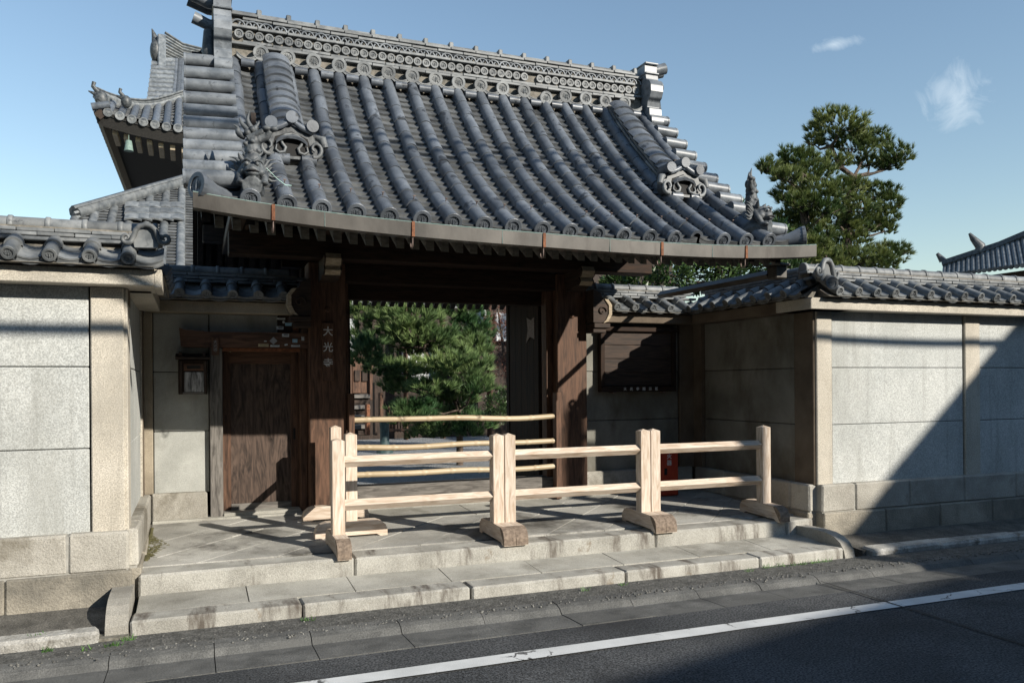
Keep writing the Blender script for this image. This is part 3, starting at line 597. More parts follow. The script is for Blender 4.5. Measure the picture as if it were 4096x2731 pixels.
# back slope, never seen from the street: one simple corrugated sheet of tiles
bk = MB(); xs = np.linspace(X0r, X1r, 43*2+1); ys = np.linspace(YR, 2*YR-6.05, 16)
bk.add([(x, y, SZ(x, y)-.03+.06*max(0, math.cos((x-.395)/.2515*2*math.pi))) for y in ys for x in xs], [(j*len(xs)+i, j*len(xs)+i+1, (j+1)*len(xs)+i+1, (j+1)*len(xs)+i) for j in range(15) for i in range(len(xs)-1)], sm=True)
bk.build('rear_tile_slope', 'tile', ROOF, fix=False)
# nails on the lowest roll tiles
nl = MB().tube([(0, 0, 0), (0, 0, .035)], .004, 6).tube([(-.011, 0, .035), (.011, 0, .033)], .0045, 5).mesh('nail', 'iron')
for X in ROLLX: put('nail', nl, ROOF, rframe(X+random.uniform(-.012, .012), 6.3+random.uniform(-.01, .01), .052) @ Matrix.Rotation(random.uniform(-.6, .6), 4, 'Z'))
# verge tiles laid across the gable edges
vm = MB(); vm.tube([(0, 0, 0), (0, .2, 0), (0, .43, 0)], [.062, .061, .058], 16); disc_shape(vm, .068, Matrix.Translation((0, -.004, -.004)), n=22); VR = vm.mesh('verge_roll_tile', 'silver', False)
vm = MB(); vm.tube([(0, 0, 0), (0, .14, 0), (0, .27, 0)], [.062, .061, .058], 16); disc_shape(vm, .068, Matrix.Translation((0, -.004, -.004)), n=22); VR2 = vm.mesh('verge_roll_tile', 'silver', False)
vf = MB().box(-.075, .075, .02, .34, -.05, .0, 0, .004).mesh('verge_flat_tile', 'oni')  # dark colour paints the shade in the gaps between verge rolls
for side in (-1, 1):
    for Y in slope_pts(.258, 6.22, 8.33)[:-1]:
        R_ = rframe(XC, Y, 0); nz = R_.col[2].xyz; sl_ = R_.col[1].xyz
        xo = (-.045 if side < 0 else 5.205)
        ax = Vector((-side, 0, 0)); ey = (ax+nz*.06).normalized(); ez = (nz-ey*nz.dot(ey)).normalized(); ex = ey.cross(ez)
        P = Vector((xo, Y, SZ(.1 if side < 0 else 5.2, Y)))
        put('verge_roll_tile', VR if side < 0 else VR2, ROOF, frame(P+nz*.022+sl_*random.uniform(-.006, .006), ex, ey, ez))
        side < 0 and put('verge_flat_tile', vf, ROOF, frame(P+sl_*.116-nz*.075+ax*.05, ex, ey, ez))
    # flared corner tile
    end = ony(790, 742, 6.04) if side < 0 else ony(3215, 945, 6.04)
    pts = [end, end+Vector((-side*.1, .07, -.035)), end+Vector((-side*.22, .16, -.05)), end+Vector((-side*.42, .3, .0))]
    cm = MB(); cm.tube(pts, [.092, .072, .06, .052], 16); cm.build('corner_roll_tile', 'tile', ROOF)
    cm = MB(); ax = (pts[0]-pts[1]); ax.z *= .3; ax.normalize(); ey = -ax; ez = (UP-ey*UP.dot(ey)).normalized(); disc_shape(cm, .094, frame(pts[0]+ax*.014, ey.cross(ez), ey, ez), depth=.03); cm.build('corner_disc', 'tile', ROOF, fix=False)
# main ridge
RX0, RX1 = .38, 4.93
def rz(X): return .012+.03*(abs(X-XC)/2.3)**2
rc = MB(); segs = np.linspace(RX0, RX1, 13)
for a, b in zip(segs, segs[1:]): rc.box(a, b, YR-.1, YR+.1, 4.7, 5.235+rz((a+b)/2))
RIDGE = rc.build('main_ridge', 'mortar', GATE, fix=False)
bd = MB(); roll_shape(bd, .2, .06, .057, 10); disc_shape(bd, .075, Matrix.Translation((0, -.006, -.004)), n=26, depth=.028); BIGD = bd.mesh('ridge_disc_tile', 'ridge', False)
bp = MB(); pan_shape(bp, .2, .12, .05, .02, 8, front=.045); RPAN = bp.mesh('ridge_pan_tile', 'ridge', False)
stub = MB().tube([(-.06, 0, 0), (.06, 0, 0)], .038, 10).mesh('ridge_filler_tile', 'tile')
def rmat(X, Y, z, tilt=0): return Matrix.Translation((X, Y, z+rz(X))) @ Matrix.Rotation(tilt, 4, 'X')
for k, X in enumerate(ROLLX):
    if X < .5 or X > 4.85: continue
    dz = -.06 if k == 13 else 0
    put('ridge_disc_tile', BIGD, RIDGE, rmat(X, 8.235-(.03 if dz else 0), 4.89+dz, .1))
for X in CH[1:-1]:
    if .5 < X < 4.8: put('ridge_pan_tile', RPAN, RIDGE, rmat(X, 8.235, 4.875, .1))
    if .3 < X < 5: put('ridge_filler_tile', stub, RIDGE, rmat(X, 8.225, 4.765))
nm = MB().box(-.138, .138, 0, .14, 0, .028, 0, .004).mesh('flat_ridge_tile', 'ridge')
for j, (z, yf) in enumerate(((4.95, 8.27), (4.982, 8.283), (5.118, 8.272), (5.205, 8.28), (5.237, 8.272))):
    X = RX0+.1+(.14 if j % 2 else 0)
    while X < RX1-.08: put('flat_ridge_tile', nm, RIDGE, rmat(X, yf+random.uniform(-.006, .006), z+random.uniform(-.003, .003)) @ Matrix.Rotation(random.uniform(-.008, .008), 4, 'Y')); X += .281
sd = MB(); disc_shape(sd, .044, Matrix.Identity(4), n=18, depth=.06); SMD = sd.mesh('small_disc_tile', 'ridge', False)
i = 0; X = RX0+.07
while X < RX1-.04:
    if i != 33: put('small_disc_tile', SMD, RIDGE, rmat(X+random.uniform(-.003, .003), 8.288, 5.065))
    X += .0935; i += 1
rg = MB()
for sg in (0,):
    pts = [(.06*math.cos(math.pi*k/10), 0, .052*math.sin(math.pi*k/10)) for k in range(11)]; rg.tube(pts, .0085, 5, sq=1.4)
RING = rg.mesh('ring_tile', 'silver')
X = RX0+.06; i = 0
while X < RX1-.03: put('ring_tile', RING, RIDGE, rmat(X, 8.296+.008*(i % 2), 5.146)); X += .066; i += 1
capb = MB(); n_ = 8
capb.prism([(-.085, 0), (-.075, .03), (-.03, .05), (.03, .05), (.075, .03), (.085, 0)], 0, -.137, .137); RCAP = capb.mesh('ridge_cap_tile', 'ridge')
knob = MB().box(-.024, .024, -.1, .1, -.01, .062, 0, .008).mesh('ridge_knob', 'ridge')
X = RX0+.12
while X < RX1-.1: put('ridge_cap_tile', RCAP, RIDGE, rmat(X, YR-.02, 5.27)); put('ridge_knob', knob, RIDGE, rmat(X+.138, YR-.02, 5.272)); X += .281
# ridge end ornaments: stepped scroll plates across the ridge with horn tiles
for side in (-1, 1):
    xa = RX0-.005 if side < 0 else RX1+.005; xb = xa+side*.16
    pl_ = [(8.23, 5.30), (8.23, 5.40), (8.6, 5.40), (8.72, 5.25), (8.78, 5.0), (8.74, 4.66), (8.6, 4.60), (8.22, 4.64), (8.115, 4.645), (8.08, 4.69), (8.085, 4.755), (8.13, 4.775), (8.135, 4.87), (8.185, 4.885), (8.17, 4.96), (8.125, 4.985), (8.095, 5.05), (8.1, 5.13), (8.14, 5.19), (8.2, 5.215), (8.21, 5.285)]
    m_ = MB().prism(pl_, 0, min(xa, xb), max(xa, xb)).build('ridge_end_plate', 'silver', RIDGE)
    bv = m_.modifiers.new('bevel', 'BEVEL'); bv.width = .012; bv.segments = 2
    m_ = MB(); 
    for (z, yo, r, ln_, dz) in ((5.385, 8.36, .062, .2, .05), (5.385, 8.5, .062, .24, .06), (5.2, 8.44, .055, .2, .05)):
        x = xb-side*.02; m_.tube([(x-side*.1, yo, z), (x+side*.06, yo, z+.005), (x+side*ln_, yo-.02, z+dz)], [r*.9, r, r*1.06], 16)
    m_.build('horn_tile', 'silver', RIDGE)
    m_ = MB().box(min(xa, xb)-.01, max(xa, xb)+.01, 8.2, 8.64, 5.40, 5.425, 0, .008).box(min(xa, xb)-.01, max(xa, xb)+.01, 8.19, 8.64, 5.285, 5.305, 0, .006); m_.build('ridge_end_moulding', 'silver', RIDGE)
    m_ = MB().tube([(xb+side*.004, 8.33, 4.72), (xb+side*.03, 8.33, 4.9), (xb+side*.03, 8.33, 5.1)], [.05, .08, .06], 10); m_.build('ridge_end_mask', 'oni', RIDGE)
# descending ridges with their end ornaments
cap_arc = MB(); A = [math.pi*(.12+.76*k/8) for k in range(9)]
for r_, y, dz in ((.135, 0, 0),):
    t0 = [Vector((-.135*math.cos(a), 0, .085*math.sin(a))) for a in A]; t1 = [v+Vector((0, .17, -.012)) for v in t0]; b0 = [v+Vector((0, 0, -.022)) for v in t0]
    cap_arc.add(t0+t1, [(k, k+1, 9+k+1, 9+k) for k in range(8)], 0, True); cap_arc.add(t0+b0, [(k, k+1, 9+k+1, 9+k) for k in range(8)])
DCAP = cap_arc.mesh('arched_cap_tile', 'tile', False)
dn = MB().box(-.03, .03, 0, .215, 0, .026, 0, .004).mesh('descending_flat_tile', 'ridge')
for X in (.775, 4.545):
    ya, yb = 6.93, 8.22; yl = np.linspace(ya, yb, 9); cm = MB()
    for a, b in zip(yl, yl[1:]):
        vs = [Vector((X+s*.1, y, SZ(X, y)+h)) for y in (a, b) for s in (-1, 1) for h in (-.05, .13)]
        cm.add(vs, [(0, 1, 3, 2), (4, 6, 7, 5), (0, 4, 5, 1), (2, 3, 7, 6), (1, 5, 7, 3)])
    DR = cm.build('descending_ridge', 'mortar', GATE, fix=False)
    for k in range(4):
        for s in (-1, 1):
            for Y in slope_pts(.22, ya+(.05 if k % 2 else 0), yb-.12)[:-1]: put('descending_flat_tile', dn, DR, rframe(X+s*(.115-.012*k), Y, .0+.033*k+random.uniform(-.003, .003)))
    for Y in slope_pts(.15, ya-.01, yb-.06)[:-1]: put('arched_cap_tile', DCAP, DR, rframe(X, Y, .125) @ Matrix.Rotation(-.07, 4, 'X'))
    # end ornament
    zc = SZ(X, 6.9); on = MB()
    out_ = [(-.25, .02), (-.22, -.03), (-.12, -.055), (.12, -.055), (.22, -.03), (.25, .02), (.24, .1), (.19, .11), (.17, .16), (0, .225), (-.17, .16), (-.19, .11), (-.24, .1)]
    F_ = frame((X, 6.86, zc+.07), (1, 0, 0), (0, 1, -.05), (0, .05, 1))
    on.add([F_ @ Vector((x, y, z)) for y in (0, .09) for x, z in out_], [tuple(range(13)), tuple(range(13, 26))]+[(i, (i+1) % 13, 13+(i+1) % 13, 13+i) for i in range(13)])
    ob = on.build('end_plate', 'oni', DR)
    rc_ = MB(); rc_.add([F_ @ Vector((x, -.002, z)) for x, z in ((-.11, -.03), (.11, -.03), (.15, .05), (.13, .12), (0, .17), (-.13, .12), (-.15, .05))], [tuple(range(7))]); rc_.build('end_recess_shade', 'black', DR, fix=False)  # flat black sheet painting the shade inside the carving
    de = MB()
    for s in (-1, 1):
        pts = []
        for k in range(16):
            a = -1.9+k*.42; r = .07*(1-k/22); pts.append(F_ @ Vector((s*(.19+math.cos(a)*r*.85), -.012-.001*k, .035+math.sin(a)*r)))
        de.tube(pts, [.02-.0007*k for k in range(16)], 7)
        pts = [F_ @ Vector((s*x, -.014, z)) for x, z in ((.0, .15), (.05, .135), (.09, .1), (.075, .06), (.05, .03), (.06, -.005), (.1, -.015), (.13, .01), (.12, .05))]
        de.tube(pts, [.008, .012, .014, .013, .014, .014, .012, .01, .006], 6)
        de.tube([F_ @ Vector((s*.27, .0, .06)), F_ @ Vector((s*.25, .0, .13)), F_ @ Vector((s*.2, .02, .15))], [.03, .035, .02], 8)
    de.build('end_scrolls', 'ridge', DR)
    for x, z in ((-.165, .215), (0, .275), (.165, .215)):
        q = MB().tube([F_ @ Vector((x, -.06, z)), F_ @ Vector((x*.9, .14, z+.02)), F_ @ Vector((x*.6, .26, z-.01))], [.05, .05, .04], 14); q.build('end_roll_tile', 'tile', DR)
    sdl = MB()
    for s in (-1, 1): sdl.tube([F_ @ Vector((s*.01, -.02, .25)), F_ @ Vector((s*.08, -.02, .205)), F_ @ Vector((s*.165, -.02, .17))], [.02, .026, .022], 8)
    sdl.build('end_saddle_tile', 'tile', DR)
    for s in (-.075, .14): q = MB().tube([(X+s-.06, 6.88, zc+.02), (X+s+.06, 6.88, zc+.02)], .045, 10); q.build('ridge_filler_tile', 'tile', DR)
# ---- timber
def beam(name, m, *a, ch=.006): return bx(name, m, GATE, *a, ch=ch)
for x0, x1 in ((1.13, 1.512), (3.958, 4.34)):
    o = beam('main_post', 'brown_z', x0, x1, 8.6, 8.9, .36, 2.97, ch=.008)
    bx('post_base_stone', 'slab', GATE, x0-.05, x1+.05, 8.56, 8.95, .3, .385, .01)
    beam('rear_post', 'dark_z', (x0+x1)/2-.1, (x0+x1)/2+.1, 9.95, 10.15, .36, 3.1)
beam('head_beam', 'black_x', .34, 5.05, 8.29, 8.55, 2.972, 3.2)
beam('lintel', 'black_x', 1.512, 3.958, 8.64, 8.84, 2.78, 2.968)
beam('lintel_rail', 'black_x', 1.512, 3.958, 8.86, 8.98, 2.62, 2.9)
beam('rear_tie_beam', 'dark_x', 1.0, 4.5, 9.97, 10.13, 3.1, 3.3)
beam('front_purlin', 'dark_x', .12, 5.2, 7.15, 7.33, 3.28, 3.46)
beam('rear_purlin', 'dark_x', .12, 5.2, 9.5, 9.68, 3.28, 3.46)
for x in (1.32, 4.15):
    beam('bracket_arm', 'dark_y', x-.1, x+.1, 7.05, 10.3, 3.205, 3.275)
    # carved nose of the bracket, its street end painted pale for the light on it
    n0 = [(8.6, 2.97), (8.6, 2.76), (8.42, 2.77), (8.33, 2.80), (8.25, 2.80), (8.2, 2.84), (8.235, 2.88), (8.19, 2.90), (8.16, 2.95), (8.19, 3.0), (8.26, 2.972)]
    MB().prism(n0, 0, x-.09, x+.09).build('carved_nose', 'dark_y', GATE)
    pe_ = [(8.245, 2.795), (8.195, 2.838), (8.23, 2.88), (8.183, 2.90), (8.152, 2.95), (8.185, 3.004), (8.2, 3.0), (8.172, 2.95), (8.2, 2.91), (8.25, 2.885), (8.215, 2.842), (8.262, 2.802)]
    MB().prism(pe_, 0, x-.075, x+.075).build('lit_nose_end', 'pale_end', GATE)
for s, x in ((-1, 1.13), (1, 4.34)):           # side scroll brackets and their bearing blocks
    q = [(0, 2.78), (.1, 2.74), (.12, 2.68), (.17, 2.66), (.215, 2.60), (.215, 2.50), (.175, 2.42), (.1, 2.395), (0, 2.40)]
    MB().prism([(z, x+s*u) for u, z in q], 1, 8.42, 8.62).build('side_bracket', 'dark_x', GATE)
    q2 = [(.14, 2.672), (.19, 2.665), (.235, 2.605), (.235, 2.495), (.19, 2.415), (.12, 2.39), (.16, 2.43), (.195, 2.5), (.195, 2.6)]
    MB().prism([(z, x+s*u) for u, z in q2], 1, 8.405, 8.55).build('lit_bracket_edge', 'pale_end', GATE)  # pale strip paints the light along the bracket's front edge
    cxx = x+s*.11
    sp = MB(); sp.tube([(cxx+math.cos(a)*r, 8.41, 2.53+math.sin(a)*r) for a, r in [(k*.5, .06*(1-k/15)) for k in range(14)]], .009, 6); sp.build('bracket_scroll', 'dark_x', GATE)
    bx('bearing_block', 'dark_x', GATE, min(x, x+s*.21), max(x, x+s*.21), 8.4, 8.62, 2.335, 2.39, .006); bx('bearing_block', 'dark_x', GATE, min(x, x+s*.17), max(x, x+s*.17), 8.43, 8.62, 2.28, 2.333, .006)
    MB().ball(((x+s*-.19), 8.6, 2.48), (.03, .02, .03), 12, 8).build('peg', 'brown_y', GATE)
# rafters, soffit boards, eave board
rf = slope_pts(.3, 6.19, 8.35)
for k in range(42):
    X = .19+k*.1205
    for back in (False, True):
        mb = MB(); P = [Vector((0, y, SZ(X, y)-.215)) for y in rf]
        if back: P = [Vector((0, 2*YR-p.y, p.z)) for p in P]
        vs = []
        for p in P: vs += [(X-.03, p.y, p.z), (X+.03, p.y, p.z), (X+.03, p.y, p.z-.085), (X-.03, p.y, p.z-.085)]
        m_ = len(P); mb.add(vs, [(0, 1, 2, 3)[::-1], tuple(range(4*m_-4, 4*m_))]+[(4*i+a, 4*i+(a+1) % 4, 4*i+4+(a+1) % 4, 4*i+4+a) for i in range(m_-1) for a in range(4)])
        mb.add([(X-.029, P[0].y-.0015, P[0].z-.001), (X+.029, P[0].y-.0015, P[0].z-.001), (X+.029, P[0].y-.0015, P[0].z-.084), (X-.029, P[0].y-.0015, P[0].z-.084)], [(0, 1, 2, 3)], 1)
        mb.build('rafter', ['grey_y' if not back else 'dark_y', 'pale_end'], GATE)
xs = np.linspace(.04, 5.28, 25); eb = MB(); vs = []
for x in xs: z = SZ(x, 6.1)-.09; vs += [(x, 6.085, z), (x, 6.135, z), (x, 6.135, z-.075), (x, 6.085, z-.075)]
eb.add(vs, [(0, 1, 2, 3), tuple(range(96, 100))]+[(4*i+a, 4*i+(a+1) % 4, 4*i+4+(a+1) % 4, 4*i+4+a) for i in range(24) for a in range(4)]); eb.build('eave_board', 'dark_x', GATE)
# barge boards at both gables, with inner boards
for s, x in ((-1, .1), (1, 5.08)):
    for (dx, ha, hb, nm_) in ((0, .1, .42, 'barge_board'), (-s*.3, .17, .34, 'inner_barge_board')):
        ys = np.linspace(6.12, 2*YR-6.12, 33); mb = MB(); vs = []
        for y in ys:
            z = SZ(x, y); e_ = max(0, min(1, (abs(y-YR)-1.2)/1.1)); hh = ha+(hb-ha)*(1-.55*e_); vs += [(x+dx-.03, y, z-ha), (x+dx+.03, y, z-ha), (x+dx+.03, y, z-hh), (x+dx-.03, y, z-hh)]
        mb.add(vs, [(0, 1, 2, 3), tuple(range(128, 132))]+[(4*i+a, 4*i+(a+1) % 4, 4*i+4+(a+1) % 4, 4*i+4+a) for i in range(32) for a in range(4)]); mb.build(nm_, 'dark_y', GATE)
    beam('gable_board', 'dark_z', x-s*.42, x-s*.38, 7.2, 9.7, 3.2, 4.0, ch=.002)
    beam('gable_strut', 'dark_z', x-s*.3-.05, x-s*.3+.05, 8.35, 8.5, 3.2, 4.7)
    beam('side_beam', 'dark_y', x-s*.3-.07, x-s*.3+.07, 7.0, 9.9, 3.2, 3.3)
# gutter: folded copper box with straps and hooks
gx = np.linspace(.015, 5.475-.05, 31); yg = 6.0
def gz(x): return SZ(x, 6.1)-.178+(-.006*(x-XC))
gb = MB(); pro = [(0, .096), (.006, .1), (.012, .096), (.014, .008), (.1, .004), (.104, .096), (.116, .096), (.112, -.008), (.004, -.008)]
vs = []
for x in gx: vs += [(x, yg+u, gz(x)+v) for u, v in pro]
n = len(pro); gb.add(vs, [tuple(range(n))[::-1], tuple(range(30*n, 31*n))]+[(i*n+k, i*n+(k+1) % n, (i+1)*n+(k+1) % n, (i+1)*n+k) for i in range(30) for k in range(n)], sm=False)
GUT = gb.build('gutter', 'gutter', GATE)
ve = MB(); ve.tube([(x, yg+.005, gz(x)+.1) for x in gx], .0055, 6); ve.build('gutter_rim', 'verdigris', GUT)
for px in (1094, 1653, 2177, 2648, 2985):
    x = ony(px, 960, yg).x; z = gz(x)
    bx('gutter_strap', 'rust', GUT, x-.012, x+.012, yg-.008, yg-.002, z-.012, z+.102, .001)
    hk = MB(); hk.tube([(x, yg+.02, z-.008), (x, yg+.02, z-.06)]+[(x, yg+.05-.03*math.cos(a), z-.06-.03*math.sin(a)) for a in np.linspace(.2, 2.8, 7)]+[(x, yg+.085, z-.02), (x, yg+.1, z+.05)], .006, 7); hk.build('gutter_hook', 'iron', GUT)
for px in (1300, 2010, 2440, 2850):
    x = ony(px, 960, yg).x; z = gz(x); bx('gutter_seam', 'verdigris', GUT, x-.002, x+.002, yg-.0015, yg+.003, z-.006, z+.096, 0)
# outlet box and sloping rain pipe at the right end of the eave
pB = ony(3110, 1075, 6.35)
bx('outlet_box', 'gutter', GUT, pB.x-.075, pB.x+.06, 6.28, 6.42, pB.z-.1, pB.z+.02, .01); bx('outlet_rim', 'gutter', GUT, pB.x-.1, pB.x+.085, 6.26, 6.44, pB.z+.021, pB.z+.045, .008)
q = ony(2640, 1180, 8.45); a = Vector((pB.x-.05, 6.4, pB.z-.05)); dv = (q-a)
rp = MB(); rp.tube([a, q], .05, 4, sm=False, sq=.8, side=Vector((.7, 0, .7))); rp.build('rain_pipe', 'gutter', GUT)
# door leaves swung open, threshold and small timber
for nm_, x in (('door_leaf', 3.88), ('door_leaf', 1.56)):
    lf = bx(nm_, 'black_z', GATE, x, x+.06, 8.95, 10.02, .5, 2.74, .004)
    for ya in (8.95, 9.93): bx('stile', 'black_z', lf, x-.012, x+.0, ya, ya+.09, .5, 2.74, .003)
    for k in range(4): bx('board_joint', 'black', lf, x-.002, x+.001, 9.12+k*.2, 9.125+k*.2, .55, 2.7, 0)
    if x > 3:
        st = [(9.06, 2.5), (9.17, 2.47), (9.3, 2.51), (9.27, 2.36), (9.32, 2.2), (9.2, 2.27), (9.06, 2.23)]
        MB().prism(st, 0, x-.016, x-.011).build('hinge_plate', 'iron', lf)
beam('threshold', 'grey_x', 1.515, 3.955, 8.7, 8.92, .466, .6)
beam('jamb', 'brown_z', 3.87, 3.956, 8.72, 8.86, .6, 2.78)
beam('jamb', 'brown_z', 1.514, 1.56, 8.72, 8.86, .6, 2.78)
# ---- side door in the left recess
beam('side_jamb', 'grey_z', .165, .288, 8.72, 8.9, .36, 2.08)
beam('side_jamb', 'brown_z', 1.055, 1.128, 8.74, 8.9, .36, 2.08)
sdn = MB().prism([(8.68, 2.08), (8.68, 2.235), (8.87, 2.235), (8.87, 2.08)], 0, -.085, 1.129); sdn.build('side_lintel', 'brown_x', GATE)
ear = MB().add([(-.1, 8.675, 2.09), (.12, 8.675, 2.085), (.12, 8.675, 2.238), (-.06, 8.675, 2.25), (-.115, 8.675, 2.27), (-.1, 8.75, 2.09), (.12, 8.75, 2.085), (.12, 8.75, 2.238), (-.06, 8.75, 2.25), (-.115, 8.75, 2.27)], [(0, 1, 2, 3, 4), (5, 6, 7, 8, 9), (0, 1, 6, 5), (1, 2, 7, 6), (2, 3, 8, 7), (3, 4, 9, 8), (4, 0, 5, 9)]); ear.build('lintel_ear', 'brown_x', GATE)
beam('lintel_soffit', 'rust', .29, 1.055, 8.74, 8.92, 2.045, 2.078, ch=.002)
SD = bx('side_door', 'grain', GATE, .30, 1.05, 8.9, 8.94, .4, 2.04, .003)
for a in ((.288, .37), (.975, 1.055)): bx('door_stile', 'brown_z', SD, a[0], a[1], 8.885, 8.905, .4, 2.045, .003)
bx('door_rail', 'grey_x', SD, .37, .975, 8.88, 8.905, .4, .47, .003); bx('door_rail', 'brown_x', SD, .37, .975, 8.884, 8.905, 1.92, 2.045, .003)
bx('pull', 'black', SD, 1.0, 1.02, 8.882, 8.887, 1.12, 1.24, 0)
beam('side_sill', 'slab', .29, 1.055, 8.7, 8.9, .34, .405, ch=.006)
beam('sticker_board', 'black_z', .835, 1.12, 8.735, 8.8, 2.238, 2.42, ch=.004)
bx('filler_post', 'dark_z', GATE, 1.06, 1.128, 8.66, 8.8, 2.238, 2.45, .004)
tg = bx('name_tag', 'brown_z', GATE, .185, .255, 8.655, 8.678, 2.0, 2.175, .003)
tt = text_obj('tag_lettering', '大\n光\n寺', 'sticker_grey', tg, (.22, 8.6535, 2.088), .042, spacing=.95)
# stickers on the lintel and the board above it
def stick(px, py, w_, h_, m, Y=8.677, rot=0, name='sticker', mbx=None):
    p = ony(px, py, Y); mb = MB(); c, s = math.cos(rot), math.sin(rot)
    mb.add([(p.x+c*u*w_/2-s*v*h_/2, Y, p.z+s*u*w_/2+c*v*h_/2) for u, v in ((-1, -1), (1, -1), (1, 1), (-1, 1))], [(0, 1, 2, 3)]); o = mb.build(name, m, GATE, fix=False)
    return o, p
def lines(o, p, w_, h_, Y, n):
    mb = MB()
    for k in range(n):
        z = p.z+h_*(.28-.28*k*2/max(1, n)); u = random.uniform(.3, .42)*w_; mb.add([(p.x-u*.7, Y-.001, z), (p.x+u, Y-.001, z), (p.x+u, Y-.001, z+h_*.12), (p.x-u*.7, Y-.001, z+h_*.12)], [(0, 1, 2, 3)])
    mb.build('sticker_print', 'ink', o, fix=False)
R6 = lambda x, y: (500+x/1.96, 1000+y/1.96)
for (x, y, w_, h_, m, Y, rot, nl_) in ((1222, 538, .088, .02, 'sticker', 8.734, 0, 2), (1284, 582, .075, .032, 'sticker_blue', 8.734, 0, 0), (1215, 610, .072, .034, 'sticker', 8.734, 0, 3), (1243, 565, .022, .024, 'sticker', 8.734, .4, 0), (1338, 545, .06, .042, 'rust', 8.734, 0, 0), (1338, 628, .06, .045, 'rust', 8.734, 0, 0),
    (1259, 668, .07, .032, 'sticker', 8.677, 0, 3), (1164, 711, .055, .055, 'sticker_grey', 8.677, .785, 0), (1332, 711, .05, .036, 'sticker_blue', 8.677, 0, 0), (1394, 694, .028, .04, 'sticker', 8.677, 0, 1), (1175, 751, .09, .02, 'sticker', 8.677, 0, 2), (1337, 751, .09, .02, 'sticker', 8.677, 0, 2), (1263, 742, .03, .016, 'sticker', 8.677, .2, 0), (1100, 714, .025, .012, 'sticker', 8.677, 0, 0), (1085, 746, .1, .028, 'sticker_buff', 8.677, 0, 0)):
    o, p = stick(*R6(x, y), w_, h_, m, Y, rot)
    if nl_: lines(o, p, w_, h_, Y, nl_)
    if m == 'sticker_buff': text_obj('plate_number', '77-1635', 'ink', o, (p.x+.006, Y-.002, p.z), .024, extrude=.0003)
    if m == 'sticker_blue' and Y < 8.7: text_obj('sticker_mark', '/', 'white', o, (p.x, Y-.002, p.z), .04, extrude=.0003)
# name board 大光寺 on the left main post
NP = bx('name_board', 'brown_z', GATE, 1.262, 1.382, 8.572, 8.6, 1.735, 2.34, .004)
for k, ch_ in enumerate('大光寺'): text_obj('name_lettering', ch_, 'white', NP, (1.322, 8.571, 2.245-.165*k), .105, extrude=.001, bold=.001)
# ---------------------------------------------------------------- mailbox, notice board, fire box
MBX = thing('mailbox', 'small dark wooden mailbox with a gabled lid hung beside the side door', 'mailbox')
b = bx('box', 'black_z', MBX, -.125, .14, 8.63, 8.79, 1.61, 1.95, .004)
lid = MB().prism([(8.58, 1.955), (8.58, 1.975), (8.79, 2.02), (8.79, 1.955)], 0, -.15, .165).build('lid', 'dark_x', MBX)
bx('roof_batten', 'dark_y', lid, -.12, -.09, 8.6, 8.79, 1.985, 2.03, .003); bx('roof_batten', 'dark_y', lid, .1, .13, 8.6, 8.79, 1.985, 2.03, .003)
bx('slot_plate', 'brown_x', MBX, -.075, .11, 8.62, 8.63, 1.845, 1.91, .002); bx('slot', 'black', MBX, -.045, .08, 8.617, 8.621, 1.862, 1.893, 0)
bx('flap', 'pale_board', MBX, -.07, .115, 8.618, 8.632, 1.635, 1.83, .002); bx('foot_rail', 'grey_x', MBX, -.085, .125, 8.615, 8.632, 1.612, 1.632, .002)
for x in (-.1, .122): bx('side_batten', 'dark_z', MBX, x-.012, x+.012, 8.612, 8.63, 1.615, 1.94, .002)
NB = thing('notice_board', 'dark wooden notice board with white lettering hung on the recessed wall', 'board')
x0, x1, z0, z1 = 4.58, 5.64, 1.585, 2.375
for k in range(4): zz = z0+.07+k*(z1-z0-.12)/4; bx('board', 'dark_x', NB, x0+.05, x1-.05, 8.735, 8.77, zz+.002, zz+(z1-z0-.12)/4-.002, .003)
bx('frame_top', 'black_x', NB, x0-.01, x1+.01, 8.69, 8.79, z1-.055, z1, .006); bx('frame_bottom', 'black_x', NB, x0, x1, 8.7, 8.79, z0, z0+.068, .006)
for xa in (x0, x1-.055): bx('frame_side', 'black_z', NB, xa, xa+.055, 8.702, 8.79, z0+.068, z1-.055, .005)
for xa in (4.76, 5.46): bx('hook', 'iron', NB, xa-.02, xa+.02, 8.69, 8.8, z0-.018, z0-.001, .004)
for k, ch_ in enumerate('大光寺掲示板'): text_obj('lettering', ch_, 'white', NB, (4.905+.0885*k, 8.6985, 1.617), .045, extrude=.0006, bold=.0006)
FB = thing('extinguisher_box', 'red fire extinguisher box with white characters standing by the recessed wall', 'fire box')
bx('cabinet', 'red', FB, 5.13, 5.40, 8.3, 8.5, .35, .965, .012)
bx('door', 'red', FB, 5.145, 5.385, 8.292, 8.301, .37, .95, .004)
for k, ch_ in enumerate('消火器'): text_obj('lettering', ch_, 'white', FB, (5.265, 8.2905, .895-.078*k), .068, extrude=.0006, bold=.001)
bx('latch', 'black', FB, 5.195, 5.235, 8.286, 8.293, .6, .68, .003)
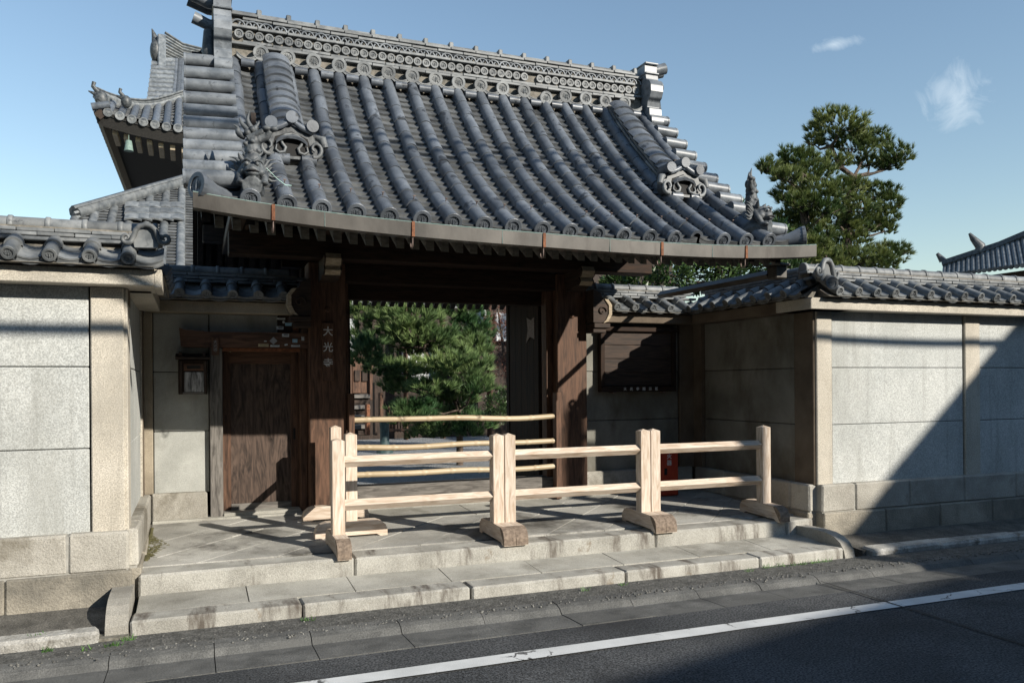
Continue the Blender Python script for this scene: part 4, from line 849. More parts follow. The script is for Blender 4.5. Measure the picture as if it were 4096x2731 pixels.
# ---------------------------------------------------------------- new cypress barriers
def barrier(label, X0, X1, Yc, along='x', zt=None, posts=(1, 1)):
    T = thing('wooden_barrier', label, 'barrier', 'pale wooden barriers on the forecourt')
    g = zp(Yc) if along == 'x' else None
    def P(a, c, z): return (a, c, z) if along == 'x' else (c, a, z)
    A0, A1 = (X0, X1); w_ = .104
    for i, a in enumerate((A0+w_/2, A1-w_/2)):
        gg = zp(Yc) if along == 'x' else zp(a)
        def B(name, m, a0, a1, c0, c1, z0, z1, ch=.004):
            p, q = P(a0, c0, z0), P(a1, c1, z1); return bx(name, m, T, min(p[0], q[0]), max(p[0], q[0]), min(p[1], q[1]), max(p[1], q[1]), z0, z1, ch)
        ps = MB().box(a-w_/2, a+w_/2, Yc-w_/2, Yc+w_/2, gg+.1, gg+.925, 0, .003) if along == 'x' else MB().box(Yc-w_/2, Yc+w_/2, a-w_/2, a+w_/2, gg+.1, gg+.925, 0, .003)
        c = P(a, Yc, 0); h = w_/2-.002
        ps.add([(c[0]-h, c[1]-h, gg+.924), (c[0]+h, c[1]-h, gg+.924), (c[0]+h, c[1]+h, gg+.924), (c[0]-h, c[1]+h, gg+.924), (c[0], c[1], gg+.945)], [(0, 1, 4), (1, 2, 4), (2, 3, 4), (3, 0, 4)])
        ps.build('post', 'new_z', T)
        # foot: rounded shoe lying across the rails
        fl = .325; out_ = [(-fl, .0), (-fl+.06, .0), (-fl+.1, .022), (fl-.1, .022), (fl-.06, .0), (fl, .0), (fl, .055), (fl-.015, .1), (fl-.05, .132), (fl-.1, .15), (-fl+.1, .15), (-fl+.05, .132), (-fl+.015, .1), (-fl, .055)]
        ft = MB(); ax = 0 if along == 'x' else 1
        poly = [(Yc+u, gg+v-.004-.03*0) for u, v in out_] if ax == 0 else [(gg+v-.004, Yc+u) for u, v in out_]
        sl_ = .032 if ax == 0 else 0
        if ax == 0: poly = [(y, z+sl_*(y-Yc)) for y, z in poly]
        ft.prism(poly, ax, a-w_/2-.004, a+w_/2+.004); fo = ft.build('foot', ('new_y' if ax == 0 else 'new_x'), T)
        if ax == 0:       # weathered end grain facing the street
            e = MB(); rr = [(Yc-fl-.002, gg-.01), (Yc-fl-.002, gg+.045), (Yc-fl+.013, gg+.09), (Yc-fl+.048, gg+.122), (Yc-fl+.1, gg+.141), (Yc-fl+.11, gg+.13), (Yc-fl+.01, gg-.01)]
            e.prism(rr, 0, a-w_/2-.006, a+w_/2+.006); e.build('end_grain', 'weathered_end', fo)
    for zc in (.745, .38):
        r = .047
        pts = []
        for a in (A0+w_-.012, A1-w_+.012):
            gg = (zp(Yc) if along == 'x' else zp((A0+A1)/2)) 
            pts.append(Vector(P(a, Yc, gg+zc)))
        d_ = (pts[1]-pts[0]).normalized(); sd_ = Vector(P(0, 1, 0)) 
        rl = MB(); vs = []
        for p in pts: vs += [p+UP*r, p+sd_*r, p-UP*r, p-sd_*r]
        rl.add(vs, [(0, 1, 2, 3), (4, 5, 6, 7)]+[(k, (k+1) % 4, 4+(k+1) % 4, 4+k) for k in range(4)]); rl.build('rail', 'new_x' if along == 'x' else 'new_y', T)
    return T
barrier('pale wooden barrier standing before the name board post, left of the three in line', 1.08, 2.61, 6.885)['label'] = 'pale wooden barrier joined at its corner to the one turned sideways'
barrier('pale wooden barrier in the middle of the row of three', 2.617, 4.128, 6.885)
barrier('pale wooden barrier before the red box, its far post in shade', 4.135, 5.56, 6.885)
barrier('pale wooden barrier turned sideways, leading back towards the gate post', 7.36, 8.3, 1.335, 'y')
# ---------------------------------------------------------------- bamboo barrier across the gateway
BB = thing('bamboo_barrier', 'three bamboo poles slotted between two brown posts across the gateway', 'barrier')
bx('post', 'brown_z', BB, 1.525, 1.585, 8.53, 8.63, .36, 1.6, .004); bx('post', 'brown_z', BB, 3.905, 3.97, 8.53, 8.63, .36, 1.59, .004)
for zc, sag in ((1.315, .012), (1.025, -.005), (.735, .006)):
    m_ = MB(); pts = []; rad = []; x = 1.56; k = 0
    nodes = []
    while x < 3.93: nodes.append(x); x += random.uniform(.28, .36)
    X = np.arange(1.56, 3.935, .02)
    for x in X:
        dn_ = min(abs(x-q-.17) for q in nodes); r = .031+.004*math.exp(-(dn_/.012)**2)-.0016*math.exp(-((dn_-.03)/.015)**2)
        pts.append((x, 8.58, zc+sag*math.sin((x-1.56)*2.6)+.006*math.sin(x*5))); rad.append(r*(1+.08*(2.7-x)/2.4))
    m_.tube(pts, rad, 14); m_.build('bamboo_pole', 'bamboo', BB)
# ---------------------------------------------------------------- lion ornaments on the eave corners
def lion(label, P, face, side):
    """guardian lion doing a handstand: head and paws down, body up, flame tail; face = yaw of the head"""
    T = thing('lion_ornament', label, 'statue', 'lion roof ornaments')
    M_ = Matrix.Translation(P) @ Matrix.Rotation(face, 4, 'Z')
    mb = MB(); B = lambda c, r: mb.ball(c, r, 14, 10)
    B((0, -.02, .12), (.085, .085, .08)); B((0, -.09, .1), (.055, .05, .045)); B((0, -.115, .075), (.045, .03, .02)); B((0, -.12, .115), (.022, .02, .018))   # head, muzzle, jaw, nose
    B((-.035, -.085, .145), (.022, .02, .02)); B((.035, -.085, .145), (.022, .02, .02)); B((-.06, -.05, .1), (.03, .035, .03)); B((.06, -.05, .1), (.03, .035, .03))
    B((-.065, -.01, .185), (.018, .018, .03)); B((.065, -.01, .185), (.018, .018, .03))
    B((0, .05, .2), (.068, .065, .08)); B((0, .06, .28), (.06, .058, .075)); B((.008*side, .06, .355), (.055, .052, .055))       # shoulders, belly, haunch
    for s in (-1, 1):
        mb.tube([(s*.045, .02, .16), (s*.085, -.03, .08), (s*.08, -.07, .02)], [.036, .03, .025], 10); B((s*.08, -.09, .016), (.032, .042, .02))
        mb.tube([(s*.03, .05, .36), (s*.04+side*.06, .04, .39), (s*.025+side*.1, .02, .425)], [.036, .028, .02], 10); B((s*.025+side*.125, .01, .44), (.032, .026, .02))
    for i in range(12):
        a = i*1.1; B((math.cos(a)*.055, .055+math.sin(a)*.045, .21+.013*i), (.02, .02, .017))
    mb.tube([(0, .16, -.05), (0, .05, .0), (0, -.12, -.015)], [.075, .085, .07], 12)
    me = mb.mesh('body', 'lion', False); me.transform(M_); o = put('body', me, T)
    for s in (-1, 1):
        MB().ball((0, 0, 0), .015, 10, 7, M=M_ @ Matrix.Translation((s*.036, -.108, .146))).build('eye', 'ridge', T)
        MB().tube([M_ @ Vector(p) for p in ((s*.01, -.115, .162), (s*.035, -.115, .176), (s*.07, -.08, .165))], [.009, .014, .005], 7).build('brow', 'lion', T)
        MB().tube([M_ @ Vector(p) for p in ((s*.06, -.02, .18), (s*.085, -.03, .215), (s*.095, -.045, .235))], [.022, .016, .003], 8).build('ear', 'lion', T)
    MB().tube([M_ @ Vector(p) for p in ((-.05, -.118, .088), (-.02, -.148, .092), (.02, -.148, .092), (.05, -.118, .088))], [.004, .009, .009, .004], 7, sq=.7).build('mouth', 'black', T)
    rmod = o.modifiers.new('remesh', 'REMESH'); rmod.mode = 'VOXEL'; rmod.voxel_size = .0055; rmod.use_smooth_shade = True
    for s in (-1, 1):
        mn = MB()
        for k in range(9):
            an = -.35+k*.2; L_ = .135+.025*math.sin(k*1.7); ca, sa = math.cos(an), math.sin(an)
            pts = []
            for t in np.linspace(0, 1, 8):
                u = .045+L_*t; wv = .013*math.sin(t*7+k*.6); pts.append((s*(u*ca-wv*sa), .015+.03*t, .12+u*sa*.9+wv*ca))
            mn.tube([M_ @ Vector(p) for p in pts], [.02, .019, .018, .016, .013, .01, .006, .002], 6)
        mn.build('mane', 'lion', T, kind='stuff')
    tl_ = MB()
    for k, (dx, h_) in enumerate(((-.025, .15), (.0, .2), (.03, .13), (-.055, .09), (.055, .09))):
        pts = [(dx*(1+t)-side*.03*t+.016*math.sin(t*6+k), .07, .38+h_*t) for t in np.linspace(0, 1, 9)]
        tl_.tube([M_ @ Vector(p) for p in pts], [.022, .026, .026, .023, .02, .016, .011, .007, .002], 7)
    for dx, z in ((-.035, .41), (.035, .41), (0, .435)): tl_.ball((0, 0, 0), .026, 10, 7, M=M_ @ Matrix.Translation((dx, .045, z)))
    tl_.build('tail', 'lion', T, kind='stuff')
    return T
def roofhit(px, py, off=.06):
    d = ray(px, py); t = 5.0
    while t < 14:
        p = CAM+d*t
        if p.z < SZ(p.x, p.y)+off: pass
        if p.y > 5.9 and p.z <= SZ(p.x, p.y)+off: return p
        t += .01
    return CAM+d*6.5
pl = roofhit(1012, 742, .07); prr = roofhit(3040, 905, .07)
lion('dark lion ornament crouching head down beside the corner tile with outspread mane', Vector((pl.x, pl.y+.03, pl.z-.01)), -.1, 1)
lion('dark lion ornament with flame tail standing against the pine foliage', Vector((prr.x, prr.y+.03, prr.z-.01)), .55, -1)
tw = MB(); a = Vector((pl.x+.09, pl.y-.05, pl.z+.12)); b = roofhit(1148, 745, .05); tw.tube([a, (a+b)/2-UP*.01, b, b+Vector((.03, -.01, .005)), b+Vector((-.02, -.03, .0))], .003, 5)
tw.build('twine', 'twine', label='pale green twine tied from the lion ornament to a roof nail', category='twine')
# ---------------------------------------------------------------- temple buildings behind
HALL = thing('temple_hall', 'great temple hall roof with upswept corner and hanging bell rising behind the gate', 'building')
YH = 26.0
ev = [(385, 430), (410, 444), (438, 453), (477, 464), (519, 476), (559, 486), (597, 494), (637, 503), (676, 510), (716, 514), (800, 522), (1000, 540)]
hp = [(392, 385), (430, 402), (470, 415), (520, 426), (575, 430), (630, 424), (680, 410), (720, 396), (760, 385), (800, 375), (900, 350), (1000, 330)]
EV = [ony(*p, YH) for p in ev]; HP = [ony(p[0], p[1], YH+1.2+.35*i) for i, p in enumerate(hp)]
def lerp_poly(P, x):
    for a, b in zip(P, P[1:]):
        if a.x <= x <= b.x: return a.lerp(b, (x-a.x)/(b.x-a.x))
    return P[-1]
sf = MB(); n = len(EV); sf.add([p-UP*.1 for p in EV]+[p-UP*.1 for p in HP], [(i, i+1, n+i+1, n+i) for i in range(n-1)]); RF = sf.build('roof', 'pan', HALL, fix=False)
x = EV[0].x+.3; hd = MB(); disc_shape(hd, .13, Matrix.Identity(4), n=14, depth=.06, motif=True); HD = hd.mesh('eave_disc', 'ridge', False)
while x < EV[-1].x-.1:
    a = lerp_poly(EV, x); b = lerp_poly(HP, x); t = MB(); t.tube([a, a.lerp(b, .5)-UP*.03, b], .11, 10); t.build('roll_tile', 'tile', RF); put('eave_disc', HD, RF, Matrix.Translation(a+Vector((0, -.03, 0)))); x += .31
# rows of pan tile edges
for k in range(1, 9):
    q = MB(); q.tube([EV[i].lerp(HP[i], k/9)-UP*.05 for i in range(n)], .03, 4); q.build('pan_course', 'pan', RF, fix=False)
hb = MB(); hb.tube([p+UP*.02 for p in HP], .19, 6, sm=False); hb.build('hip_ridge', 'ridge', RF)
for k in range(4): q = MB(); q.tube([p+UP*(.1*k-.12)+Vector((0, -.17, 0)) for p in HP], .035, 4, sm=False); q.build('ridge_course', 'ridge', RF, fix=False)
for (px, py, s) in ((405, 395, .62), (505, 408, .5)):
    c = ony(px, py, YH+1.0); q = MB(); q.ball(c, (.3*s, .15, .38*s), 10, 8); q.tube([c+Vector((-.1*s, 0, .25*s)), c+Vector((-.35*s, 0, .55*s)), c+Vector((-.3*s, 0, .75*s))], [.13*s, .1*s, .1*s], 10); q.tube([c+Vector((-.2*s, 0, .1)), c+Vector((-.55*s, 0, .3*s))], [.08, .02], 6); q.build('ridge_ornament', 'oni', RF)
xc = EV[0].x; back = onx(520, 790, xc)
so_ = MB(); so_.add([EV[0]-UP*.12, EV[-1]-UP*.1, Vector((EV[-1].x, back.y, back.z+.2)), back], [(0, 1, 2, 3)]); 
so_.add([EV[i]-UP*.02 for i in range(n)]+[EV[i]-UP*.4+Vector((0, .15, 0)) for i in range(n)], [(i, i+1, n+i+1, n+i) for i in range(n-1)]); so_.build('soffit', 'gap', HALL, fix=False)  # near-black soffit: eave shade put into the colour
se = MB()
for i in range(30):
    a = EV[0].lerp(back, i/29); se.tube([a+Vector((-.12, 0, .0)), a+Vector((.35, 0, .12))], .11, 7)
se.build('side_eave_tiles', 'tile', RF, kind='stuff')
se = MB(); se.tube([EV[0]-UP*.18+Vector((.1, 0, 0)), back-UP*.15+Vector((.1, 0, 0))], .16, 4, sm=False); se.build('side_eave_board', 'dark_y', HALL)
for i in range(9):
    p = ony(460+i*46, 500+i*11+ (8 if i else 0), YH+.4); bx('rafter_end', 'pale_end', HALL, p.x-.07, p.x+.07, YH+.35, YH+1.6, p.z-.3, p.z-.14, .01)
c = ony(515, 580, YH+.2)
q = MB(); q.tube([c+UP*.14, c+UP*.12, c, c-UP*.15, c-UP*.18], [.03, .08, .1, .12, .14], 14); q.tube([c+UP*.14, c+UP*.5], .012, 5); q.build('wind_bell', 'bell', HALL)
# upper gabled part
YU = 31.0
A0, A1, B0, B1 = ony(600, 415, YU), ony(860, 415, YU), ony(625, 205, YU+2.5), ony(860, 215, YU+2.5)
u = MB(); u.add([A0, A1, B1, B0], [(0, 1, 2, 3)]); UR = u.build('upper_roof', 'pan', HALL, fix=False)
for i in range(16):
    t = (i+1.6)/16; a = A0.lerp(A1, t); b = B0.lerp(B1, t); q = MB(); q.tube([a-Vector((0, .05, 0)), a.lerp(b, .5)-Vector((0, .05, .12)), b-Vector((0, .05, 0))], .12, 9); q.build('roll_tile', 'tile', UR)
for i in range(12):
    t = (i+.5)/12; a = A0.lerp(B0, t); q = MB(); q.tube([a+Vector((-.1, -.1, 0)), a+Vector((.7, -.1, .06))], .12, 9); q.build('verge_roll_tile', 'silver', UR)
for k in range(1, 16):
    q = MB(); q.tube([A0.lerp(B0, k/16)+Vector((.5, -.03, 0)), A1.lerp(B1, k/16)+Vector((0, -.03, 0))], .035, 4); q.build('pan_course', 'pan', UR, fix=False)
rg0, rg1 = ony(660, 200, YU+2), ony(860, 262, YU+2)
for k in range(9):
    q = MB(); q.tube([rg0+UP*(.12*k-.35)+Vector((0, -.1, 0)), rg0.lerp(rg1, .35)+UP*(.105*k-.33)-UP*.08, rg1+UP*(.1*k-.3)], .05, 4, sm=False); q.build('ridge_course', 'ridge', UR, fix=False)
c = ony(625, 205, YU+1.8); q = MB(); q.ball(c, (.22, .3, .45), 10, 9); q.tube([c+UP*.25, c+UP*.55+Vector((-.06, 0, 0)), c+UP*.8+Vector((-.14, 0, 0))], [.17, .1, .02], 8); q.build('ridge_ornament', 'oni', UR)
c = ony(645, 225, YU+1.7); bx('ridge_end_plate', 'silver', UR, c.x-.12, c.x+.16, YU+1.5, YU+2, c.z-1.0, c.z+.75, .04)
bx('wall', 'gap', HALL, EV[0].x+6, EV[0].x+22, YH+5, YH+12, .3, EV[0].z-.5, .02)  # wall coloured near black to stand in for deep eave shade
# lower service roof on the left
SR = thing('tiled_outbuilding', 'low outbuilding with pale tiled hip roof behind the left coping', 'building')
A = ony(740, 742, 18.0); S0 = .58
def onplane(px, py):
    d = ray(px, py); t = (A.z-S0*18.0-H)/(d.z-S0*d.y); return CAM+d*t
T0, T1 = onplane(300, 875), onplane(800, 725)
xs_ = np.arange(T0.x, T1.x, .285); zl = onplane(600, 1080)
def hipz(x): return T0.lerp(T1, (x-T0.x)/(T1.x-T0.x))
u = MB(); u.add([T0, T1, Vector((T1.x, zl.y, zl.z)), Vector((T0.x, zl.y, zl.z))], [(0, 1, 2, 3)]); SRF = u.build('roof', 'pan', SR, fix=False)
for x in xs_:
    a = hipz(x); b = Vector((x, zl.y, zl.z)); q = MB(); q.tube([a, b], .075, 10); q.build('roll_tile', 'ridge', SRF)
for k in range(1, 34):
    y = zl.y+(T1.y-zl.y)*k/34; z = zl.z+(y-zl.y)*S0
    xa = T0.x+(T1.x-T0.x)*max(0, (y-T0.y)/(T1.y-T0.y)); q = MB(); q.tube([(xa, y, z+.015), (T1.x, y, z+.015)], .024, 4); q.build('pan_course', 'pan', SRF, fix=False)
q = MB(); q.tube([T0+UP*.1, T1+UP*.1], .13, 8); q.build('hip_ridge', 'ridge', SRF)
for k in range(3): q = MB(); q.tube([T0+UP*(.09*k-.02)-Vector((0, .12, 0)), T1+UP*(.09*k-.02)-Vector((0, .12, 0))], .03, 4, sm=False); q.build('ridge_course', 'ridge', SRF, fix=False)
for j in range(3):
    for i, px in enumerate((532, 574, 616, 660, 704)):
        p = onplane(px, 905-j*24); q = MB(); pan_shape(q, .285, .3, -.03, .03, 6); me = q.mesh('overlap_tile', 'ridge', False); put('overlap_tile', me, SRF, frame(p+UP*.12, (1, 0, 0), Vector((0, 1, S0)).normalized(), Vector((0, -S0, 1)).normalized()))
bx('wall', 'plaster', SR, T0.x+.3, T1.x-.1, zl.y+.6, zl.y+5, .3, zl.z, .02)
# roof far to the right
FR = thing('distant_temple_roof', 'distant grey tiled roof sloping down behind the right wall coping', 'building')
XF = 23.0; e0, e1 = onx(3770, 1108, XF), onx(4300, 1040, XF); SF = .62
def onplane2(px, py):
    d = ray(px, py); z0_ = e0.z; t = (z0_-SF*XF-H)/(d.z-SF*d.x); return CAM+d*t
h0, h1 = onplane2(3772, 1072), onplane2(4250, 905)
u = MB(); u.add([e0, e1, h1, h0], [(0, 1, 2, 3)]); FRR = u.build('roof', 'pan', FR, fix=False)
N_ = 24
for i in range(N_):
    a = e0.lerp(e1, (i+.5)/N_); b = h0.lerp(h1, (i+.5)/N_); q = MB(); q.tube([a+Vector((-.02, 0, .03)), b+Vector((0, 0, .03))], .075, 8); q.build('roll_tile', 'ridge', FRR)
q = MB(); q.tube([h0+UP*.12, h0.lerp(h1, .5)+UP*.07, h1+UP*.2], .17, 6, sm=False); q.tube([h0+UP*.25, h0+UP*.4+Vector((-.15, .1, .1))], [.12, .05], 6); q.build('hip_ridge', 'oni', FRR)
c = h0.lerp(h1, .33)+UP*.3; q = MB(); q.tube([c-UP*.2, c, c+UP*.25+Vector((-.2, .1, 0)), c+UP*.42+Vector((-.3, .15, 0))], [.18, .16, .1, .04], 8); q.build('ridge_ornament', 'oni', FRR)
bx('wall', 'dark_z', FR, XF+.6, XF+8, min(e0.y, e1.y)+.2, max(e0.y, e1.y)-.4, .3, min(e0.z, e1.z), .02)
# ---- inner hall seen through the gateway
IH = thing('inner_hall', 'white walled timber hall with steps seen through the open gateway', 'building')
def pbox(name, m, px0, py0, px1, py1, Y, th=.15, par=None, ch=.01):
    a, b = ony(px0, py0, Y), ony(px1, py1, Y); return bx(name, m, par or IH, min(a.x, b.x), max(a.x, b.x), Y, Y+th, min(a.z, b.z), max(a.z, b.z), ch)
bx('back_wall', 'dark_z', IH, 1.5, 13, 20.2, 20.4, .3, 5.4, .01)
for r_ in ((1380, 1198, 1830, 1232), (1395, 1275, 1420, 1470), (1612, 1385, 1760, 1518), (1890, 1238, 1970, 1300), (1985, 1250, 2060, 1365)): pbox('plaster_panel', 'plaster', *r_, 20.0)
for r_ in ((1398, 1410, 1410, 1575), (1478, 1400, 1492, 1600), (1622, 1190, 1634, 1760), (1770, 1190, 1782, 1760), (1960, 1190, 1974, 1760)): pbox('post', 'brown_z', *r_, 19.6, .3)
D_ = pbox('door', 'brown_z', 1410, 1425, 1478, 1572, 19.7, .1)
for r_ in ((1418, 1480, 1440, 1525), (1448, 1480, 1470, 1525)): pbox('door_panel', 'dark_z', *r_, 19.66, .05, D_)
for k, y in enumerate((1578, 1622, 1662, 1700)):
    Y = 18.6-.35*k; st = pbox('step', 'grey_x', 1392, y, 1482, y+14, Y, .4); pbox('riser', 'dark_x', 1394, y+15, 1480, y+40, Y+.08, .05)
pbox('newel', 'rust', 1466, 1617, 1481, 1738, 16.5, .2); pbox('rail_post', 'dark_z', 1497, 1530, 1511, 1740, 17, .2); pbox('rail_post', 'brown_z', 1520, 1570, 1534, 1690, 17.2, .2)
for k in range(7): pbox('lattice_bar', 'brown_z', 1556+k*11, 1625, 1561+k*11, 1728, 18, .05)
for y in (1626, 1676, 1716): pbox('lattice_rail', 'brown_x', 1552, y, 1634, y+8, 17.95, .05)
c = ony(1538, 1705, 16.0); VZ = thing('bronze_vessel', 'green bronze water vessel by the inner hall steps', 'vessel')
q = MB(); q.tube([(c.x, 16, .345), (c.x, 16, .42), (c.x, 16, .45), (c.x, 16, c.z-.1), (c.x, 16, c.z+.12), (c.x, 16, c.z+.15)], [.17, .15, .09, .09, .1, .12], 16); q.build('body', mat('patina', (.015, .03, .032), (.045, .085, .085), scale=12, rough=.6, bump=.2), VZ)
# ---------------------------------------------------------------- trees
def needles(mb, c, d, L_, n, w_):
    a = d.orthogonal().normalized(); b = d.cross(a)
    for i in range(n):
        ph = random.uniform(0, 6.28); sp = random.uniform(.12, .75); v = (d+(a*math.cos(ph)+b*math.sin(ph))*sp).normalized()*L_*random.uniform(.75, 1.1)
        s = v.cross(Vector((random.uniform(-1, 1), random.uniform(-1, 1), random.uniform(-1, 1)))).normalized()*w_
        st = c+v*.06; mb.add([st-s, st+s, c+v], [(0, 1, 2)])
def pine(label, Y0, pads, trunk, L_, per, nn, w_, m, rad, base_z=.3, up_=.65, grow=1.28):
    T = thing('pine_tree', label, 'tree', 'pine trees of the temple'); tk = MB()
    tp = [ony(px, py, Y0+dy) for px, py, dy in trunk]; tp = [Vector((tp[0].x, tp[0].y, base_z))]+tp
    tk.tube(tp, list(np.linspace(rad, rad*.35, len(tp))), 10)
    cr_ = MB()
    for (px, py, rx, rz_, dy) in pads:
        c = ony(px, py, Y0+dy); k = (c-CAM).dot(FW)/F; R = Vector((rx*k*grow, max(rx*k*.8, .2), rz_*k*grow))
        j = min(range(1, len(tp)), key=lambda i: (tp[i]-c).length+max(0, tp[i].z-c.z+.1)*1.5); s = tp[j]; e = c-UP*R.z*.3
        md = s.lerp(e, .5)+Vector((random.uniform(-.12, .12), random.uniform(-.12, .12), -.06)); tk.tube([s, md, e], [rad*.34, rad*.22, rad*.1], 6)
        for q in range(6):
            an = random.uniform(0, 6.28); tk.tube([e, e+Vector((math.cos(an)*R.x*.45, math.sin(an)*R.y*.45, R.z*.0)), e+Vector((math.cos(an)*R.x*.8, math.sin(an)*R.y*.8, R.z*.35))], [rad*.09, rad*.06, rad*.03], 4)
        for q in range(int(per*(rx*rz_)/12000*1.0)+18):
            while True:
                v = Vector((random.uniform(-1, 1), random.uniform(-1, 1), random.uniform(-.75, 1)))
                if v.length < 1: break
            v = v*(.55+.45*random.random())/max(.35, v.length)**.45
            p = c+Vector((v.x*R.x, v.y*R.y, v.z*R.z)); d_ = (Vector((v.x, v.y, v.z*.6))*.75+UP*up_+Vector((random.uniform(-.4, .4), random.uniform(-.4, .4), random.uniform(-.2, .4)))).normalized()
            needles(cr_, p, d_, L_*random.uniform(.8, 1.15), nn, w_)
    tk.build('trunk', 'bark', T); cr_.build('crown', m, T, fix=False); return T
C4 = lambda x, y: (2900+x/1.96, 300+y/1.96)
def pd(lst, f): return [(*f(x, y), rx/1.96, ry/1.96, random.uniform(-.4, .4)) for x, y, rx, ry in lst]
pine('tall pine whose layered top rises highest behind the right wall', 13.5, pd([(900, 390, 250, 120), (1160, 520, 160, 95), (1000, 560, 200, 75), (700, 525, 80, 55), (1345, 640, 130, 85), (1130, 690, 130, 50), (1290, 720, 110, 40), (850, 690, 150, 55), (1180, 930, 200, 75), (1290, 1010, 120, 70), (1020, 1040, 200, 80), (1270, 1120, 110, 70), (1080, 1160, 190, 65), (1250, 1210, 110, 45), (960, 1310, 210, 65), (1280, 1390, 190, 65), (1080, 1450, 260, 75), (960, 880, 180, 60), (900, 1420, 200, 60), (1000, 1210, 170, 60), (880, 1130, 120, 60), (1180, 1500, 200, 60)], C4),
     [(*C4(955, 1500), 0), (*C4(960, 1250), 0), (*C4(950, 1020), .1), (*C4(1010, 800), 0), (*C4(900, 720), 0), (*C4(830, 560), 0)], .16, 360, 24, .008, 'needle_sun', .12)
pine('pine with rounded clumps behind the lion ornament and the gutter end', 12.6, pd([(560, 660, 180, 80), (330, 740, 85, 55), (640, 780, 250, 90), (480, 800, 130, 55), (760, 930, 190, 85), (470, 950, 100, 70), (600, 1010, 150, 70), (780, 1060, 130, 60), (530, 1130, 170, 70), (760, 1240, 120, 60), (620, 1330, 170, 70), (780, 1440, 180, 60), (560, 1250, 90, 50), (640, 1150, 150, 60), (700, 1340, 150, 60), (600, 1420, 170, 60), (520, 1500, 160, 50), (850, 1510, 160, 50)], C4),
     [(*C4(640, 1240), 0), (*C4(620, 1060), 0), (*C4(600, 900), 0), (*C4(600, 780), 0)], .16, 360, 24, .008, 'needle_sun', .11)
C7 = lambda x, y: (1200+x/1.96, 1000+y/1.96)
pine('garden pine with broad needle pads framed by the open gateway', 13.0, pd([(900, 385, 360, 60), (530, 500, 130, 110), (880, 540, 230, 95), (1230, 470, 190, 90), (640, 690, 200, 75), (960, 680, 230, 80), (1350, 620, 130, 95), (500, 820, 120, 110), (1130, 780, 260, 80), (1380, 780, 110, 80), (650, 930, 120, 70), (1250, 920, 220, 95), (780, 1075, 150, 60), (1020, 1080, 180, 60), (1350, 1080, 160, 70), (900, 1240, 190, 40), (900, 1330, 170, 55), (1150, 1370, 210, 60), (1420, 1360, 140, 50), (1050, 1445, 180, 35), (1330, 1440, 90, 35), (1180, 1180, 200, 60), (1240, 1290, 150, 40), (860, 780, 120, 60), (1000, 930, 160, 60), (820, 950, 100, 50)], C7),
     [(*C7(1250, 1250), 0), (*C7(1180, 1080), 0), (*C7(1050, 930), 0), (*C7(960, 760), 0), (*C7(850, 560), 0)], .17, 330, 26, .0065, 'needle_in', .06, grow=1.42)
def leafy(name, label, cat, Y0, clumps, per, size, m, trunk=None, twig=False, rad=.07):
    T = thing(name, label, cat); cr_ = MB(); tk = MB()
    if trunk:
        tp = [ony(px, py, Y0) for px, py in trunk]; tp = [Vector((tp[0].x, Y0, .3))]+tp; tk.tube(tp, list(np.linspace(rad, rad*.3, len(tp))), 8)
    for (px, py, rx, rz_) in clumps:
        c = ony(px, py, Y0+random.uniform(-.3, .3)); k = (c-CAM).dot(FW)/F; R = Vector((rx*k, rx*k, rz_*k))
        if trunk:
            s = min(tp[1:], key=lambda q: (q-c).length); tk.tube([s, s.lerp(c, .5)-UP*.05, c], [rad*.3, rad*.2, rad*.08], 5)
            for q in range(10 if twig else 4):
                v = Vector((random.gauss(0, .6)*R.x, random.gauss(0, .6)*R.y, random.gauss(0, .6)*R.z)); tk.tube([c, c+v*.6+Vector((random.uniform(-.05, .05), 0, .05)), c+v*1.2], [rad*.12, rad*.08, .003], 4)
        for q in range(per):
            v = Vector((random.gauss(0, 1), random.gauss(0, 1), random.gauss(0, 1))).normalized()*(.45+.6*random.random()**.6)
            p = c+Vector((v.x*R.x, v.y*R.y, v.z*R.z)); d_ = (v*.7+Vector((random.uniform(-.7, .7), random.uniform(-.7, .7), random.uniform(-.3, .7)))).normalized(); s = d_.cross(Vector((random.uniform(-1, 1), random.uniform(-1, 1), 1))).normalized()
            l_ = size*random.uniform(.7, 1.2); up2 = d_.cross(s)*l_*.08
            cr_.add([p, p+d_*l_*.45+s*l_*.2+up2, p+d_*l_, p+d_*l_*.45-s*l_*.2+up2], [(0, 1, 2), (0, 2, 3)])
    if trunk: tk.build('trunk', 'bark', T)
    cr_.build('crown' if trunk else 'foliage', m, T, fix=False); return T
leafy('evergreen_tree', 'glossy broadleaf evergreen showing under and beyond the gate eave', 'tree', 11.6, [(2470, 1135, 60, 30), (2570, 1125, 80, 45), (2680, 1100, 90, 55), (2790, 1110, 100, 55), (2880, 1080, 90, 55), (2970, 1090, 70, 60), (2890, 890, 80, 60), (2960, 870, 60, 60), (2870, 800, 35, 40), (3060, 1040, 80, 60), (3160, 1090, 80, 40), (2990, 960, 70, 60), (2780, 1010, 80, 60), (3090, 940, 60, 60)], 420, .13, 'leaf', [(2860, 1130), (2880, 1020), (2920, 900)])
leafy('maple_tree', 'bare twiggy maple with withered red leaves beside the open door leaf', 'tree', 15.0, [(1985, 1230, 45, 40), (2010, 1320, 40, 45), (1990, 1400, 45, 45), (2015, 1470, 40, 40), (1955, 1290, 30, 30), (2050, 1260, 40, 60), (2060, 1400, 40, 60)], 260, .06, 'leaf_red', [(2040, 1560), (2020, 1460), (2005, 1330), (1990, 1220)], True, .05)
leafy('shrub', 'small clipped shrub lit by sun at the foot of the door leaf', 'shrub', 12.0, [(1985, 1620, 50, 45), (2025, 1590, 40, 40), (2000, 1660, 60, 30), (2060, 1640, 40, 50)], 700, .05, 'leaf')
